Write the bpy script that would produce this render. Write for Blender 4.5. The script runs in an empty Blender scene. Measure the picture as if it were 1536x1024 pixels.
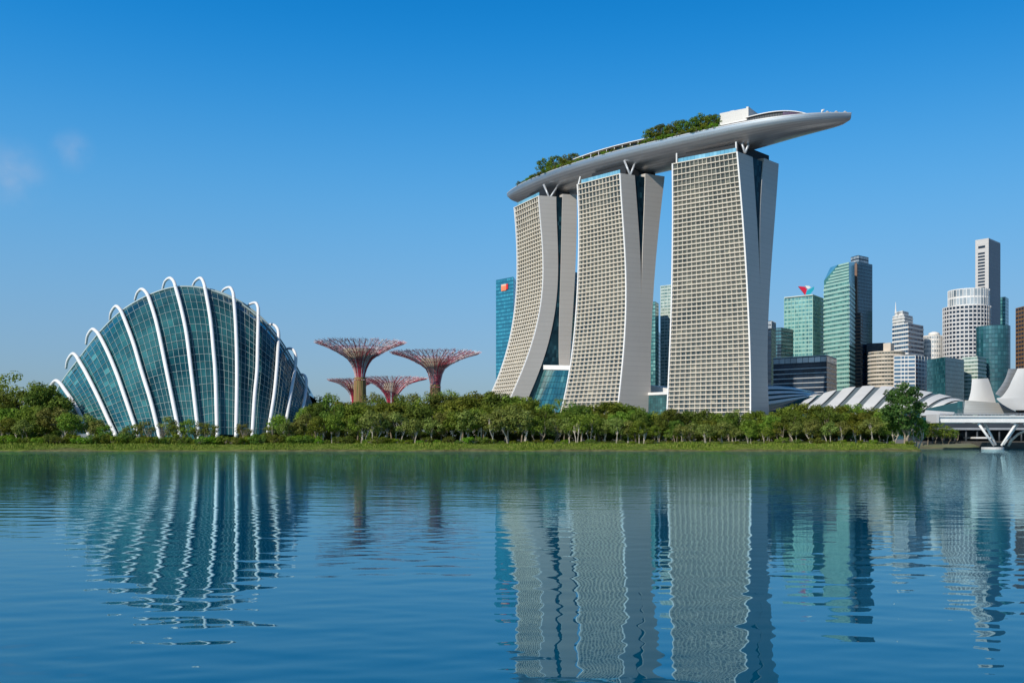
import bpy, math, random
import numpy as np
from mathutils import Vector, Matrix
R = math.radians
random.seed(7)
SC = bpy.context.scene
COL = SC.collection

# ------------------------------------------------------------------ camera, sky, sun, exposure
F, HX, HY, HC = 1500.0, 768.0, 656.0, 4.0          # focal length in photo pixels, principal column, horizon row, eye height (m)
cam_d = bpy.data.cameras.new("camera")
cam = bpy.data.objects.new("camera", cam_d)
COL.objects.link(cam)
cam.location = (0, 0, HC)
cam.rotation_euler = (R(90), 0, 0)
cam_d.sensor_width = 36.0
cam_d.lens = F / 1536 * 36
cam_d.shift_y = (HY - 512) / 1536
cam_d.clip_start = 0.5
cam_d.clip_end = 30000
SC.camera = cam

SUN_EL, SUN_AZ = 34.0, 224.5                        # azimuth clockwise from +Y: behind the camera, to the left
W = bpy.data.worlds.new("World")
SC.world = W
W.use_nodes = True
nt = W.node_tree
nt.nodes.clear()
wout = nt.nodes.new("ShaderNodeOutputWorld")
wbg = nt.nodes.new("ShaderNodeBackground")
wbg.inputs[1].default_value = 0.10
sky = nt.nodes.new("ShaderNodeTexSky")
sky.sky_type = 'NISHITA'
sky.sun_disc = False
sky.sun_elevation = R(SUN_EL)
sky.sun_rotation = R(SUN_AZ)
sky.altitude = 0
sky.air_density = 1.0
sky.dust_density = 0.6
sky.ozone_density = 3.0
# ramp tints the sky by height, its unseen top set neutral for fill light; two faint wisps of cloud on the left
wtc = nt.nodes.new("ShaderNodeTexCoord")
wsep = nt.nodes.new("ShaderNodeSeparateXYZ")
nt.links.new(wtc.outputs["Generated"], wsep.inputs[0])
wr = nt.nodes.new("ShaderNodeValToRGB")
wr.color_ramp.interpolation = 'B_SPLINE'
SKY_TINT = [(0.0, (.60, .72, .98)), (.06, (.64, .80, 1.08)), (.136, (.76, 1.04, 1.24)), (.225, (.64, 1.33, 1.60)), (.31, (.30, 1.31, 1.80)), (.40, (.02, 1.17, 1.92)), (.46, (.10, 1.0, 1.65)), (.58, (.58, .85, 1.08)), (1.0, (.85, .90, .98))]
e_ = wr.color_ramp.elements
while len(e_) > 1: e_.remove(e_[-1])
for i_, (z_, c_) in enumerate(SKY_TINT):
    k_ = e_[0] if i_ == 0 else e_.new(z_)
    k_.position = z_; k_.color = (c_[0] / 2, c_[1] / 2, c_[2] / 2, 1)
nt.links.new(wsep.outputs[2], wr.inputs[0])
wm = nt.nodes.new("ShaderNodeMix"); wm.data_type = 'RGBA'; wm.blend_type = 'MULTIPLY'; wm.inputs[0].default_value = 1.0
wx = nt.nodes.new("ShaderNodeMapRange"); wx.inputs["From Min"].default_value = -.45; wx.inputs["From Max"].default_value = .6
wx.inputs["To Min"].default_value = 1.0; wx.inputs["To Max"].default_value = .74
nt.links.new(wsep.outputs[0], wx.inputs["Value"])
wv = nt.nodes.new("ShaderNodeVectorMath"); wv.operation = 'SCALE'
nt.links.new(sky.outputs[0], wv.inputs[0]); nt.links.new(wx.outputs[0], wv.inputs["Scale"])
nt.links.new(wv.outputs[0], wm.inputs[6]); nt.links.new(wr.outputs[0], wm.inputs[7])
wm2 = nt.nodes.new("ShaderNodeVectorMath"); wm2.operation = 'SCALE'; wm2.inputs["Scale"].default_value = 2.0
nt.links.new(wm.outputs[2], wm2.inputs[0])
wcol = wm2.outputs[0]
wno = nt.nodes.new("ShaderNodeTexNoise"); wno.inputs["Scale"].default_value = 38; wno.inputs["Detail"].default_value = 6
nt.links.new(wtc.outputs["Generated"], wno.inputs["Vector"])
for d_, r_, amt_ in ((Vector((-.500, 1, .262)), .030, .24), (Vector((-.440, 1, .287)), .018, .24)):
    vd = nt.nodes.new("ShaderNodeVectorMath"); vd.operation = 'DISTANCE'
    nt.links.new(wtc.outputs["Generated"], vd.inputs[0]); vd.inputs[1].default_value = d_.normalized()
    mr = nt.nodes.new("ShaderNodeMapRange"); mr.interpolation_type = 'SMOOTHSTEP'
    mr.inputs["From Min"].default_value = r_ * 1.3; mr.inputs["From Max"].default_value = 0; mr.inputs["To Max"].default_value = amt_
    nt.links.new(vd.outputs["Value"], mr.inputs["Value"])
    mm = nt.nodes.new("ShaderNodeMath"); mm.operation = 'MULTIPLY'
    mp_ = nt.nodes.new("ShaderNodeMapRange"); mp_.inputs["From Min"].default_value = .33; mp_.inputs["From Max"].default_value = .68
    nt.links.new(wno.outputs["Fac"], mp_.inputs["Value"])
    nt.links.new(mr.outputs[0], mm.inputs[0]); nt.links.new(mp_.outputs[0], mm.inputs[1])
    mc = nt.nodes.new("ShaderNodeMix"); mc.data_type = 'RGBA'
    nt.links.new(mm.outputs[0], mc.inputs[0]); nt.links.new(wcol, mc.inputs[6]); mc.inputs[7].default_value = (5.4, 5.7, 6.6, 1)
    wcol = mc.outputs[2]
nt.links.new(wcol, wbg.inputs[0])
nt.links.new(wbg.outputs[0], wout.inputs[0])
sun_d = bpy.data.lights.new("sun", 'SUN')
sun_d.energy = 4.6
sun_d.angle = R(0.5)
sun_d.color = (1.0, 0.91, 0.79)
sun = bpy.data.objects.new("sun", sun_d)
COL.objects.link(sun)
S_ = Vector((math.sin(R(SUN_AZ)) * math.cos(R(SUN_EL)), math.cos(R(SUN_AZ)) * math.cos(R(SUN_EL)), math.sin(R(SUN_EL))))
sun.rotation_euler = (-S_).to_track_quat('-Z', 'Y').to_euler()
sun.location = S_ * 400
SC.view_settings.view_transform = 'Standard'
SC.view_settings.look = 'None'
SC.view_settings.exposure = 0.0
SC.view_settings.gamma = 1.0

# ------------------------------------------------------------------ helpers
def at(px, py, Y):
    return Vector(((px - HX) / F * Y, Y, HC + (HY - py) / F * Y))

def zat(py, Y):
    return HC + (HY - py) / F * Y

ORG = {}

class MB:
    def __init__(self):
        self.v, self.f, self.r, self.m = [], [], [], []
    def add(self, vs, fs, rnd=0.5, m=0):
        b = len(self.v)
        self.v += [tuple(p) for p in vs]
        for f in fs:
            self.f.append([b + i for i in f]); self.r.append(rnd); self.m.append(m)
    def quad(self, a, b, c, d, rnd=0.5, m=0):
        self.add((a, b, c, d), ((0, 1, 2, 3),), rnd, m)
    def hexa(self, p, rnd=0.5, m=0):                 # p: bottom ring of four, top ring of four
        self.add(p, ((3, 2, 1, 0), (4, 5, 6, 7), (0, 1, 5, 4), (1, 2, 6, 5), (2, 3, 7, 6), (3, 0, 4, 7)), rnd, m)
    def box(self, x0, x1, y0, y1, z0, z1, rnd=0.5, m=0):
        self.hexa([(x0, y0, z0), (x1, y0, z0), (x1, y1, z0), (x0, y1, z0), (x0, y0, z1), (x1, y0, z1), (x1, y1, z1), (x0, y1, z1)], rnd, m)
    def prism(self, poly, z0, z1, rnd=0.5, m=0):     # poly CCW list of (x, y); z1 number or list
        n = len(poly)
        t = z1 if isinstance(z1, (list, tuple)) else [z1] * n
        vs = [(x, y, z0) for x, y in poly] + [(p[0], p[1], t[i]) for i, p in enumerate(poly)]
        fs = [tuple(range(n - 1, -1, -1)), tuple(range(n, 2 * n))] + [(i, (i + 1) % n, n + (i + 1) % n, n + i) for i in range(n)]
        self.add(vs, fs, rnd, m)
    def tube(self, pts, rad, n=6, rnd=0.5, m=0, cap=True):
        pts = [Vector(p) for p in pts]
        rad = rad if isinstance(rad, (list, tuple)) else [rad] * len(pts)
        b = len(self.v)
        t = (pts[1] - pts[0]).normalized()
        ref = Vector((0, 0, 1)) if abs(t.z) < .9 else Vector((1, 0, 0))
        nrm = (ref - t * ref.dot(t)).normalized()
        for i, p in enumerate(pts):
            if i == 0: t = pts[1] - pts[0]
            elif i == len(pts) - 1: t = pts[-1] - pts[-2]
            else: t = pts[i + 1] - pts[i - 1]
            t.normalize()
            nrm = (nrm - t * nrm.dot(t)).normalized()
            bi = t.cross(nrm)
            for k in range(n):
                a = 2 * math.pi * k / n
                self.v.append(tuple(p + (nrm * math.cos(a) + bi * math.sin(a)) * rad[i]))
        for i in range(len(pts) - 1):
            for k in range(n):
                k2 = (k + 1) % n
                self.f.append([b + i * n + k, b + i * n + k2, b + (i + 1) * n + k2, b + (i + 1) * n + k]); self.r.append(rnd); self.m.append(m)
        if cap:
            self.f.append([b + k for k in range(n - 1, -1, -1)]); self.r.append(rnd); self.m.append(m)
            e = b + (len(pts) - 1) * n
            self.f.append([e + k for k in range(n)]); self.r.append(rnd); self.m.append(m)
    def grid(self, rows, rnd=None, m=0, flip=False):  # rows of equal-length point lists, shared vertices
        b = len(self.v); nc = len(rows[0])
        for r in rows: self.v += [tuple(p) for p in r]
        for i in range(len(rows) - 1):
            for j in range(nc - 1):
                q = [b + i * nc + j, b + i * nc + j + 1, b + (i + 1) * nc + j + 1, b + (i + 1) * nc + j]
                self.f.append(q[::-1] if flip else q)
                self.r.append(rnd(i, j) if rnd else 0.5); self.m.append(m)
    def build(self, name, mats, parent=None, org=None, smooth=False):
        o = Vector(org) if org is not None else (ORG[parent.name] if parent is not None else Vector((0, 0, 0)))
        me = bpy.data.meshes.new(name)
        me.from_pydata([(x - o.x, y - o.y, z - o.z) for x, y, z in self.v], [], self.f)
        for m in (mats if isinstance(mats, (list, tuple)) else [mats]): me.materials.append(m)
        a = me.attributes.new("rnd", 'FLOAT', 'FACE')
        a.data.foreach_set("value", self.r)
        me.polygons.foreach_set("material_index", self.m)
        me.polygons.foreach_set("use_smooth", [smooth] * len(self.f))
        me.update()
        ob = bpy.data.objects.new(name, me)
        COL.objects.link(ob)
        if parent is None: ob.location = o
        else: ob.parent = parent
        ORG[ob.name] = o
        return ob

def tag(o, label=None, cat=None, group=None, kind=None):
    if label: o['label'] = label
    if cat: o['category'] = cat
    if group: o['group'] = group
    if kind: o['kind'] = kind
    return o

def thing(name, label, cat, loc, group=None):
    o = bpy.data.objects.new(name, None)
    COL.objects.link(o)
    o.location = loc
    ORG[o.name] = Vector(loc)
    return tag(o, label, cat, group)

# ------------------------------------------------------------------ materials
def new_mat(name):
    m = bpy.data.materials.new(name); m.use_nodes = True
    t = m.node_tree
    return m, t, t.nodes["Principled BSDF"]

def ramp(t, fac, stops):
    n = t.nodes.new("ShaderNodeValToRGB")
    e = n.color_ramp.elements
    while len(e) > 1: e.remove(e[-1])
    e[0].position, e[0].color = stops[0][0], (*stops[0][1], 1)
    for p, c in stops[1:]:
        k = e.new(p); k.color = (*c, 1)
    t.links.new(fac, n.inputs[0])
    return n.outputs[0]

def attr(t, name="rnd"):
    n = t.nodes.new("ShaderNodeAttribute"); n.attribute_name = name
    return n.outputs["Fac"]

def noise(t, scale, detail=3, coord="Object", stretch=(1, 1, 1), rough=.55):
    tc = t.nodes.new("ShaderNodeTexCoord"); mp = t.nodes.new("ShaderNodeMapping")
    mp.inputs["Scale"].default_value = stretch
    n = t.nodes.new("ShaderNodeTexNoise")
    n.inputs["Scale"].default_value = scale; n.inputs["Detail"].default_value = detail; n.inputs["Roughness"].default_value = rough
    t.links.new(tc.outputs[coord], mp.inputs[0]); t.links.new(mp.outputs[0], n.inputs["Vector"])
    return n.outputs["Fac"]

def mix(t, fac, a, b, mode='MIX'):
    n = t.nodes.new("ShaderNodeMix"); n.data_type = 'RGBA'; n.blend_type = mode
    for s, v in ((n.inputs[0], fac), (n.inputs[6], a), (n.inputs[7], b)):
        if isinstance(v, bpy.types.NodeSocket): t.links.new(v, s)
        else: s.default_value = v if isinstance(v, (int, float)) else (*v, 1)
    return n.outputs[2]

def math_n(t, op, a, b=0.0, c=None):
    n = t.nodes.new("ShaderNodeMath"); n.operation = op
    for i, v in enumerate((a, b) if c is None else (a, b, c)):
        if isinstance(v, bpy.types.NodeSocket): t.links.new(v, n.inputs[i])
        else: n.inputs[i].default_value = v
    return n.outputs[0]

def plain(name, col, rough=.6, var=.12, scale=.15, metallic=0.0, spec=.4, stretch=(1, 1, 1)):
    m, t, p = new_mat(name)
    d = tuple(c * (1 - var) for c in col); u = tuple(min(1, c * (1 + var)) for c in col)
    t.links.new(ramp(t, noise(t, scale, 5, stretch=stretch), [(.3, d), (.7, u)]), p.inputs["Base Color"])
    p.inputs["Roughness"].default_value = rough; p.inputs["Metallic"].default_value = metallic
    p.inputs["Specular IOR Level"].default_value = spec
    return m

def glass(name, stops, rough=.08, spec=.9, metallic=0.0, ior=1.6):
    m, t, p = new_mat(name)
    c = ramp(t, attr(t), stops)
    c = mix(t, .35, c, ramp(t, noise(t, .05, 3), [(.35, tuple(x * .6 for x in stops[0][1])), (.7, tuple(min(1, x * 1.2) for x in stops[-1][1]))]))
    t.links.new(c, p.inputs["Base Color"])
    p.inputs["Roughness"].default_value = rough; p.inputs["Specular IOR Level"].default_value = spec
    p.inputs["Metallic"].default_value = metallic; p.inputs["IOR"].default_value = ior
    return m

def panelled(name, col, dz=3.2, rough=.45, metallic=.15, line=.72, wid=.05):
    """cladding with thin horizontal joints every dz metres and faint sheet-to-sheet differences"""
    m, t, p = new_mat(name)
    tc = t.nodes.new("ShaderNodeTexCoord"); sx = t.nodes.new("ShaderNodeSeparateXYZ")
    t.links.new(tc.outputs["Object"], sx.inputs[0])
    zz = math_n(t, 'DIVIDE', sx.outputs[2], dz)
    fr = math_n(t, 'FRACT', zz)
    joint = math_n(t, 'LESS_THAN', fr, wid)
    wn = t.nodes.new("ShaderNodeTexWhiteNoise"); wn.noise_dimensions = '1D'
    t.links.new(math_n(t, 'FLOOR', zz), wn.inputs["W"])
    k = math_n(t, 'MULTIPLY_ADD', wn.outputs["Value"], .16, math_n(t, 'MULTIPLY', noise(t, .06, 4), .5))
    base = ramp(t, k, [(.2, tuple(c * .92 for c in col)), (.8, tuple(c * 1.06 for c in col))])
    base = mix(t, joint, base, tuple(c * line for c in col))
    t.links.new(base, p.inputs["Base Color"])
    p.inputs["Roughness"].default_value = rough; p.inputs["Metallic"].default_value = metallic
    return m

def foliage(name, dark, mid, light, trans=.3):
    m, t, p = new_mat(name)
    oi = t.nodes.new("ShaderNodeObjectInfo")
    c = ramp(t, attr(t), [(0, dark), (.5, mid), (1, light)])
    hs = t.nodes.new("ShaderNodeHueSaturation")
    t.links.new(c, hs.inputs["Color"])
    t.links.new(math_n(t, 'MULTIPLY_ADD', oi.outputs["Random"], .07, .46), hs.inputs["Hue"])
    t.links.new(math_n(t, 'MULTIPLY_ADD', oi.outputs["Random"], .75, .85), hs.inputs["Value"])
    t.links.new(hs.outputs[0], p.inputs["Base Color"])
    p.inputs["Roughness"].default_value = .6; p.inputs["Specular IOR Level"].default_value = .12
    tr = t.nodes.new("ShaderNodeBsdfTranslucent"); t.links.new(hs.outputs[0], tr.inputs[0])
    ms = t.nodes.new("ShaderNodeMixShader"); ms.inputs[0].default_value = trans
    t.links.new(p.outputs[0], ms.inputs[1]); t.links.new(tr.outputs[0], ms.inputs[2])
    t.links.new(ms.outputs[0], t.nodes["Material Output"].inputs[0])
    return m

M = {}
M['cream'] = plain("cream_concrete", (.645, .575, .465), .6, .06, .2)
M['white'] = plain("white_paint", (.72, .70, .665), .4, .05, .3)
M['clad'] = panelled("grey_cladding", (.53, .49, .44))
M['win'] = glass("hotel_window", [(0, (.014, .023, .024)), (.6, (.038, .054, .048)), (.88, (.10, .11, .09)), (1, (.30, .27, .20))], .12, .45)
M['navy'] = glass("navy_glass", [(0, (.004, .014, .028)), (.7, (.012, .04, .07)), (1, (.03, .09, .13))], .08)
M['slot'] = glass("slot_glass", [(0, (.003, .010, .018)), (.7, (.010, .030, .045)), (1, (.03, .09, .11))], .3, .08)
M['shade'] = plain("plant_room_shade", (.012, .014, .017), .7, .2)  # near black colour paints in the shade under the deck hull
M['bluegl'] = glass("pale_blue_glass", [(0, (.10, .30, .42)), (1, (.25, .50, .62))], .06)
M['hull'] = None
M['dark'] = plain("dark_metal", (.035, .042, .05), .5, .2)
M['steel'] = plain("grey_steel", (.42, .43, .44), .4, .08, .3, .3)
M['bark'] = plain("bark", (.23, .19, .14), .85, .35, 1.2, spec=.1)
M['leaf'] = foliage("leaf_broad", (.055, .092, .008), (.135, .185, .022), (.225, .275, .042), .42)
M['leafd'] = foliage("leaf_dark", (.032, .064, .008), (.088, .138, .019), (.160, .215, .036), .40)
M['leafo'] = foliage("leaf_olive", (.080, .105, .020), (.165, .20, .042), (.26, .29, .08), .42)
M['leafb'] = foliage("leaf_bright", (.050, .105, .006), (.120, .195, .012), (.21, .29, .025), .36)
# ------------------------------------------------------------------ ground and water
def shore(x):
    s = 286 + 1.2 * math.sin(x * .05) + .8 * math.sin(x * .131 + 1) + .4 * math.sin(x * .37)
    if x > 117: s += 62 * min(1, (x - 117) / 16.0)
    return s

def ground_z(d):
    for (a, za), (b, zb) in zip(PROF, PROF[1:]):
        if d <= b: return za + (zb - za) * (d - a) / (b - a)
    return PROF[-1][1]
PROF = [(-6, -1.2), (0, -.05), (.8, .35), (2.2, .62), (4, 1.1), (7, 1.75), (12, 2.1), (30, 2.6), (70, 3.0), (9000, 3.0)]

def build_ground():
    xs = [-9000, -3000, -1000, -500, -300] + [-200 + i * 1.6 for i in range(250)] + [220, 300, 500, 1000, 3000, 9000]
    ds = [-6, 0, .8, 2.2, 3, 4, 5.5, 7, 9, 12, 18, 30, 45, 70, 150, 400, 1200, 4000, 9000]
    rows = []
    for d in ds:
        row = []
        for x in xs:
            n = math.sin(x * .9 + d * 2.1) * .5 + math.sin(x * .33 - d) * .5
            z = ground_z(d) + (n * .12 if 0 < d < 13 and abs(x) < 220 else 0)
            row.append((x, shore(x if abs(x) < 230 else math.copysign(230, x)) + d, z))
        rows.append(row)
    b = MB(); b.grid(rows)
    m, t, p = new_mat("shore_ground")
    tc = t.nodes.new("ShaderNodeTexCoord"); sx = t.nodes.new("ShaderNodeSeparateXYZ")
    t.links.new(tc.outputs["Object"], sx.inputs[0])
    n1 = noise(t, .5, 5); n2 = noise(t, .06, 3)
    grass = ramp(t, n1, [(.3, (.060, .095, .014)), (.55, (.115, .155, .026)), (.75, (.20, .20, .05))])
    mud = ramp(t, n1, [(.3, (.06, .062, .026)), (.7, (.155, .15, .065))])
    zed = math_n(t, 'ADD', sx.outputs[2], math_n(t, 'MULTIPLY', math_n(t, 'SUBTRACT', n2, .5), 2.2))
    k = math_n(t, 'MULTIPLY', math_n(t, 'SUBTRACT', zed, .42), 4.0); k.node.use_clamp = True
    far = math_n(t, 'MULTIPLY', math_n(t, 'SUBTRACT', sx.outputs[1], 345.0), .06); far.node.use_clamp = True
    pave = ramp(t, n2, [(.35, (.13, .125, .12)), (.65, (.20, .195, .185))])
    t.links.new(mix(t, far, mix(t, k, mud, grass), pave), p.inputs["Base Color"])
    p.inputs["Roughness"].default_value = .95; p.inputs["Specular IOR Level"].default_value = .1
    o = b.build("ground", m, smooth=True); tag(o, "grassy bank and land behind the water", kind='structure')

def build_water():
    """the bay: a finely divided sheet of long crested ripples, calmer towards the bank, inside a flat outer sheet"""
    rs = np.random.RandomState(5)
    ys = [4.0]
    while ys[-1] < 284.0: ys.append(ys[-1] + min(.5, max(.085, .0036 * ys[-1])))
    ys = np.array(ys); nx = 1000
    t = np.linspace(-1, 1, nx)
    X = t[None, :] * (30 + .95 * ys[:, None]); Y = np.repeat(ys[:, None], nx, 1)
    H = np.zeros_like(X)
    for i in range(46):
        lam = .50 * (2.6 / .50) ** rs.rand() if i < 40 else 5 + 12 * rs.rand()
        k = 2 * math.pi / lam
        ang = rs.normal(0, .55) + .10
        sl = WAVE * (.018 if i < 40 else .004)
        ph = rs.rand() * 6.28
        fade = np.clip((lam / (.0036 * Y + .02) - 3.5) / 4, 0, 1)      # drop ripples too short for the mesh there
        H += sl / k * np.sin(k * (math.sin(ang) * X + math.cos(ang) * Y) + ph + .5 * np.sin(X * .21 / lam + ph * 3)) * fade
    calm = .25 + .75 * np.clip((120 - Y) / 90, 0, 1)
    wind = .75 + .35 * np.sin(X * .045 + 1.1 * np.sin(Y * .06)) * np.sin(Y * .075 + .7) + .2 * np.sin(X * .13 + Y * .21)
    edge = np.clip((1 - np.abs(t[None, :])) * 12, 0, 1) * np.clip((284 - Y) / 6, 0, 1) * np.clip((Y - 4) / 3, 0, 1)
    H *= calm * wind * edge
    ny = len(ys)
    co = np.stack([X, Y, H], -1).reshape(-1, 3)
    i0 = (np.arange(ny - 1)[:, None] * nx + np.arange(nx - 1)[None, :]).reshape(-1)
    quads = np.stack([i0, i0 + 1, i0 + nx + 1, i0 + nx], -1)
    # outer flat sheet: butts against the rippled sheet's edges
    n0 = len(co)
    L0, R0, L1, R1 = 0, nx - 1, (ny - 1) * nx, ny * nx - 1
    ex = np.array([(-12000, -600, 0), (12000, -600, 0), (12000, 900, 0), (-12000, 900, 0)], float)
    co = np.concatenate([co, ex])
    extra = np.array([(n0, n0 + 1, R0, L0), (n0 + 1, n0 + 2, R1, R0), (n0 + 2, n0 + 3, L1, R1), (n0 + 3, n0, L0, L1)])
    quads = np.concatenate([quads, extra])
    me = bpy.data.meshes.new("water")
    me.vertices.add(len(co)); me.vertices.foreach_set("co", co.ravel().astype(np.float32))
    me.loops.add(quads.size); me.loops.foreach_set("vertex_index", quads.ravel().astype(np.int32))
    me.polygons.add(len(quads)); me.polygons.foreach_set("loop_start", np.arange(0, quads.size, 4, dtype=np.int32))
    me.polygons.foreach_set("use_smooth", np.ones(len(quads), dtype=bool))
    me.update(calc_edges=True)
    m, t, p = new_mat("water_surface")
    t.nodes.remove(p)
    tc = t.nodes.new("ShaderNodeTexCoord")
    sx = t.nodes.new("ShaderNodeSeparateXYZ"); t.links.new(tc.outputs["Object"], sx.inputs[0])
    far = t.nodes.new("ShaderNodeMapRange"); far.inputs["From Min"].default_value = 22; far.inputs["From Max"].default_value = 75
    far.inputs["To Min"].default_value = .12
    t.links.new(sx.outputs[1], far.inputs["Value"])
    far2 = t.nodes.new("ShaderNodeMapRange"); far2.inputs["From Min"].default_value = 110; far2.inputs["From Max"].default_value = 240
    far2.inputs["To Min"].default_value = 1.0; far2.inputs["To Max"].default_value = 3.2
    t.links.new(sx.outputs[1], far2.inputs["Value"])
    fmul = math_n(t, 'MULTIPLY', far.outputs[0], far2.outputs[0])
    hgt = None
    for sc, st, amp, det, rot in ((.9, (.45, 1.0, 1), .030, 4, .12), (.16, (.5, 1.0, 1), .050, 2, -.2), (3.6, (.55, 1.0, 1), .0045, 2, .3)):
        mp = t.nodes.new("ShaderNodeMapping"); mp.inputs["Scale"].default_value = st; mp.inputs["Rotation"].default_value = (0, 0, rot)
        n = t.nodes.new("ShaderNodeTexNoise"); n.inputs["Scale"].default_value = sc; n.inputs["Detail"].default_value = det
        n.inputs["Roughness"].default_value = .5
        t.links.new(tc.outputs["Object"], mp.inputs[0]); t.links.new(mp.outputs[0], n.inputs["Vector"])
        h = math_n(t, 'MULTIPLY', n.outputs["Fac"], amp * .8)
        hgt = h if hgt is None else math_n(t, 'ADD', hgt, h)
    bp = t.nodes.new("ShaderNodeBump"); bp.inputs["Strength"].default_value = 1.0; bp.inputs["Distance"].default_value = 1.0
    t.links.new(math_n(t, 'MULTIPLY', hgt, fmul), bp.inputs["Height"])
    df = t.nodes.new("ShaderNodeBsdfDiffuse"); df.inputs["Color"].default_value = (.000, .068, .130, 1)
    gl = t.nodes.new("ShaderNodeBsdfGlossy"); gl.inputs["Color"].default_value = (.60, .90, .98, 1); gl.inputs["Roughness"].default_value = .012
    fr = t.nodes.new("ShaderNodeFresnel"); fr.inputs["IOR"].default_value = 1.50
    ms = t.nodes.new("ShaderNodeMixShader")
    t.links.new(bp.outputs[0], gl.inputs["Normal"]); t.links.new(bp.outputs[0], fr.inputs["Normal"])
    t.links.new(fr.outputs[0], ms.inputs[0]); t.links.new(df.outputs[0], ms.inputs[1]); t.links.new(gl.outputs[0], ms.inputs[2])
    t.links.new(ms.outputs[0], t.nodes["Material Output"].inputs[0])
    me.materials.append(m)
    o = bpy.data.objects.new("water", me); COL.objects.link(o)
    tag(o, "calm blue bay water with small ripples", kind='structure')
WAVE = .18
build_ground()
build_water()

def gz(x, y):
    return ground_z(y - shore(x))

# grass blades on the bank
def build_grass():
    rg = random.Random(3)
    b = MB()
    for i in range(26000):
        x = rg.uniform(-165, 119)
        d = 1.6 + 11 * rg.random() ** 1.5
        s = shore(x) + d
        z = gz(x, s) - .03
        h = rg.uniform(.18, .42) * (1.3 if d > 4 else .8) * (1 + .8 * math.sin(x * .21) * math.sin(x * .05 + 2) + .5 * max(0, math.sin(x * .77 + d)))
        a = rg.uniform(0, 3.14); w = rg.uniform(.08, .2)
        dx, dy = math.cos(a) * w, math.sin(a) * w
        lx, ly = rg.uniform(-.15, .15), rg.uniform(-.15, .15)
        b.add(((x - dx, s - dy, z), (x + dx, s + dy, z), (x + lx, s + ly, z + h)), ((0, 1, 2),), rg.random())
    m = foliage("grass_blade", (.060, .105, .010), (.12, .175, .018), (.22, .225, .05), .3)
    tag(b.build("grass", m), "short yellow green grass along the water's edge", "grass", kind='stuff')
build_grass()

# ------------------------------------------------------------------ hotel towers
def fitpoly(z, v, deg):
    z, v = np.array(z), np.array(v)
    c = np.polyfit(z, v, deg)
    z0, z1 = float(z.min()), float(z.max())
    d = np.polyder(c)
    def fn(q):
        if q < z0: return float(np.polyval(c, z0) + np.polyval(d, z0) * (q - z0))
        return float(np.polyval(c, min(q, z1)))
    return fn

class Tower:
    def __init__(s, Yb, A, B, C, D, E, phi, uflare, ncol, degs=4):
        s.Y0 = Yb
        s.X0 = (B[0][0] - HX) / F * Yb
        s.ztop = zat(B[0][1], Yb)
        Ya = Yb * (HY - B[0][1]) / (HY - A[0][1])
        xa = (A[0][0] - HX) / F * Ya
        U = Vector((xa - s.X0, Ya - Yb)); s.L = U.length; s.U = U.normalized()
        s.V = Vector((math.sin(R(phi)), math.cos(R(phi))))
        s.uflare = uflare; s.ncol = ncol
        s.vB = s.edge(B, degs); s.vC = s.edge(C, degs); s.vD = s.edge(D, degs); s.vE = s.edge(E, 3)
        zs, us = [], []
        for px, py in A:
            z = 100
            for _ in range(12):
                v = s.vB(z); r = (px - HX) / F
                u = (r * (s.Y0 + s.V.y * v) - (s.X0 + s.V.x * v)) / (s.U.x - r * s.U.y)
                z = zat(py, s.Y0 + s.U.y * u + s.V.y * v)
            zs.append(z); us.append(u)
        s.uA = fitpoly(zs, us, degs)
    def uB(s, z):
        k = max(0.0, min(1.0, 1 - z / s.ztop))
        return -s.uflare * k
    def edge(s, tr, deg):
        zs, vs = [], []
        for px, py in tr:
            z = 100; r = (px - HX) / F
            for _ in range(8):
                u = s.uB(z)
                v = (r * (s.Y0 + s.U.y * u) - (s.X0 + s.U.x * u)) / (s.V.x - r * s.V.y)
                z = zat(py, s.Y0 + s.U.y * u + s.V.y * v)
            zs.append(z); vs.append(v)
        return fitpoly(zs, vs, deg)
    def P(s, u, v, z):
        return Vector((s.X0 + s.U.x * u + s.V.x * v, s.Y0 + s.U.y * u + s.V.y * v, z))

T1 = Tower(707.5,
    [(771.5,311),(774,340),(775.4,370),(775.6,379.5),(775.9,418.6),(774.4,443),(773.3,455),(769,488),(762.4,516),(754.9,546),(745.8,569.5),(736.3,591)],
    [(808.1,293.4),(811.5,321.8),(814,370),(815,379.5),(815,413.7),(813.5,440),(812,455),(808,483),(799.7,511.4),(788.9,541),(779.8,566),(770.7,587.7)],
    [(834,297.8),(835,318.8),(836.4,370),(837,379.5),(836.6,408.8),(835.5,438),(833.5,455),(831.2,474.9),(826.2,499.8),(819.6,524.7),(811.3,549.6),(799.7,577.8),(788.9,604.3)],
    [(843.8,294),(842.3,348),(841.8,370),(841.3,408.8),(840,438),(839,460),(838.7,500),(838.7,548)],
    [(865,299),(865,348),(864,370),(862.8,407),(860,448),(858.6,483),(854.4,543)], 75, 0.0, 11)
T2 = Tower(648.5,
    [(866.1,276.7),(867.7,305),(868.4,340),(868,374),(867.4,415),(866,441),(863.6,475),(861.2,506.6),(856.8,538.9),(851.7,572.6),(844.4,606)],
    [(931.1,260),(933.3,298.8),(936.2,340),(939,388),(939.8,424.8),(939.6,475),(937.9,506.6),(935.2,540),(931.6,575.5),(928.6,606)],
    [(952,263.8),(954.2,298.8),(958,340),(960.3,394.7),(961.4,449),(961.3,470),(960.4,506.6),(958.4,543),(956.5,580),(954.6,611)],
    [(967.7,261),(966.6,298.8),(965.2,340),(963.5,381),(962.4,422),(961.6,449),(961.3,480)],
    [(996.7,267.6),(992.4,298.8),(988.5,340),(984.3,381),(980.2,433),(977.5,480),(976.3,514),(976,558),(975.5,586)], 62, 0.0, 12)
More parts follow.
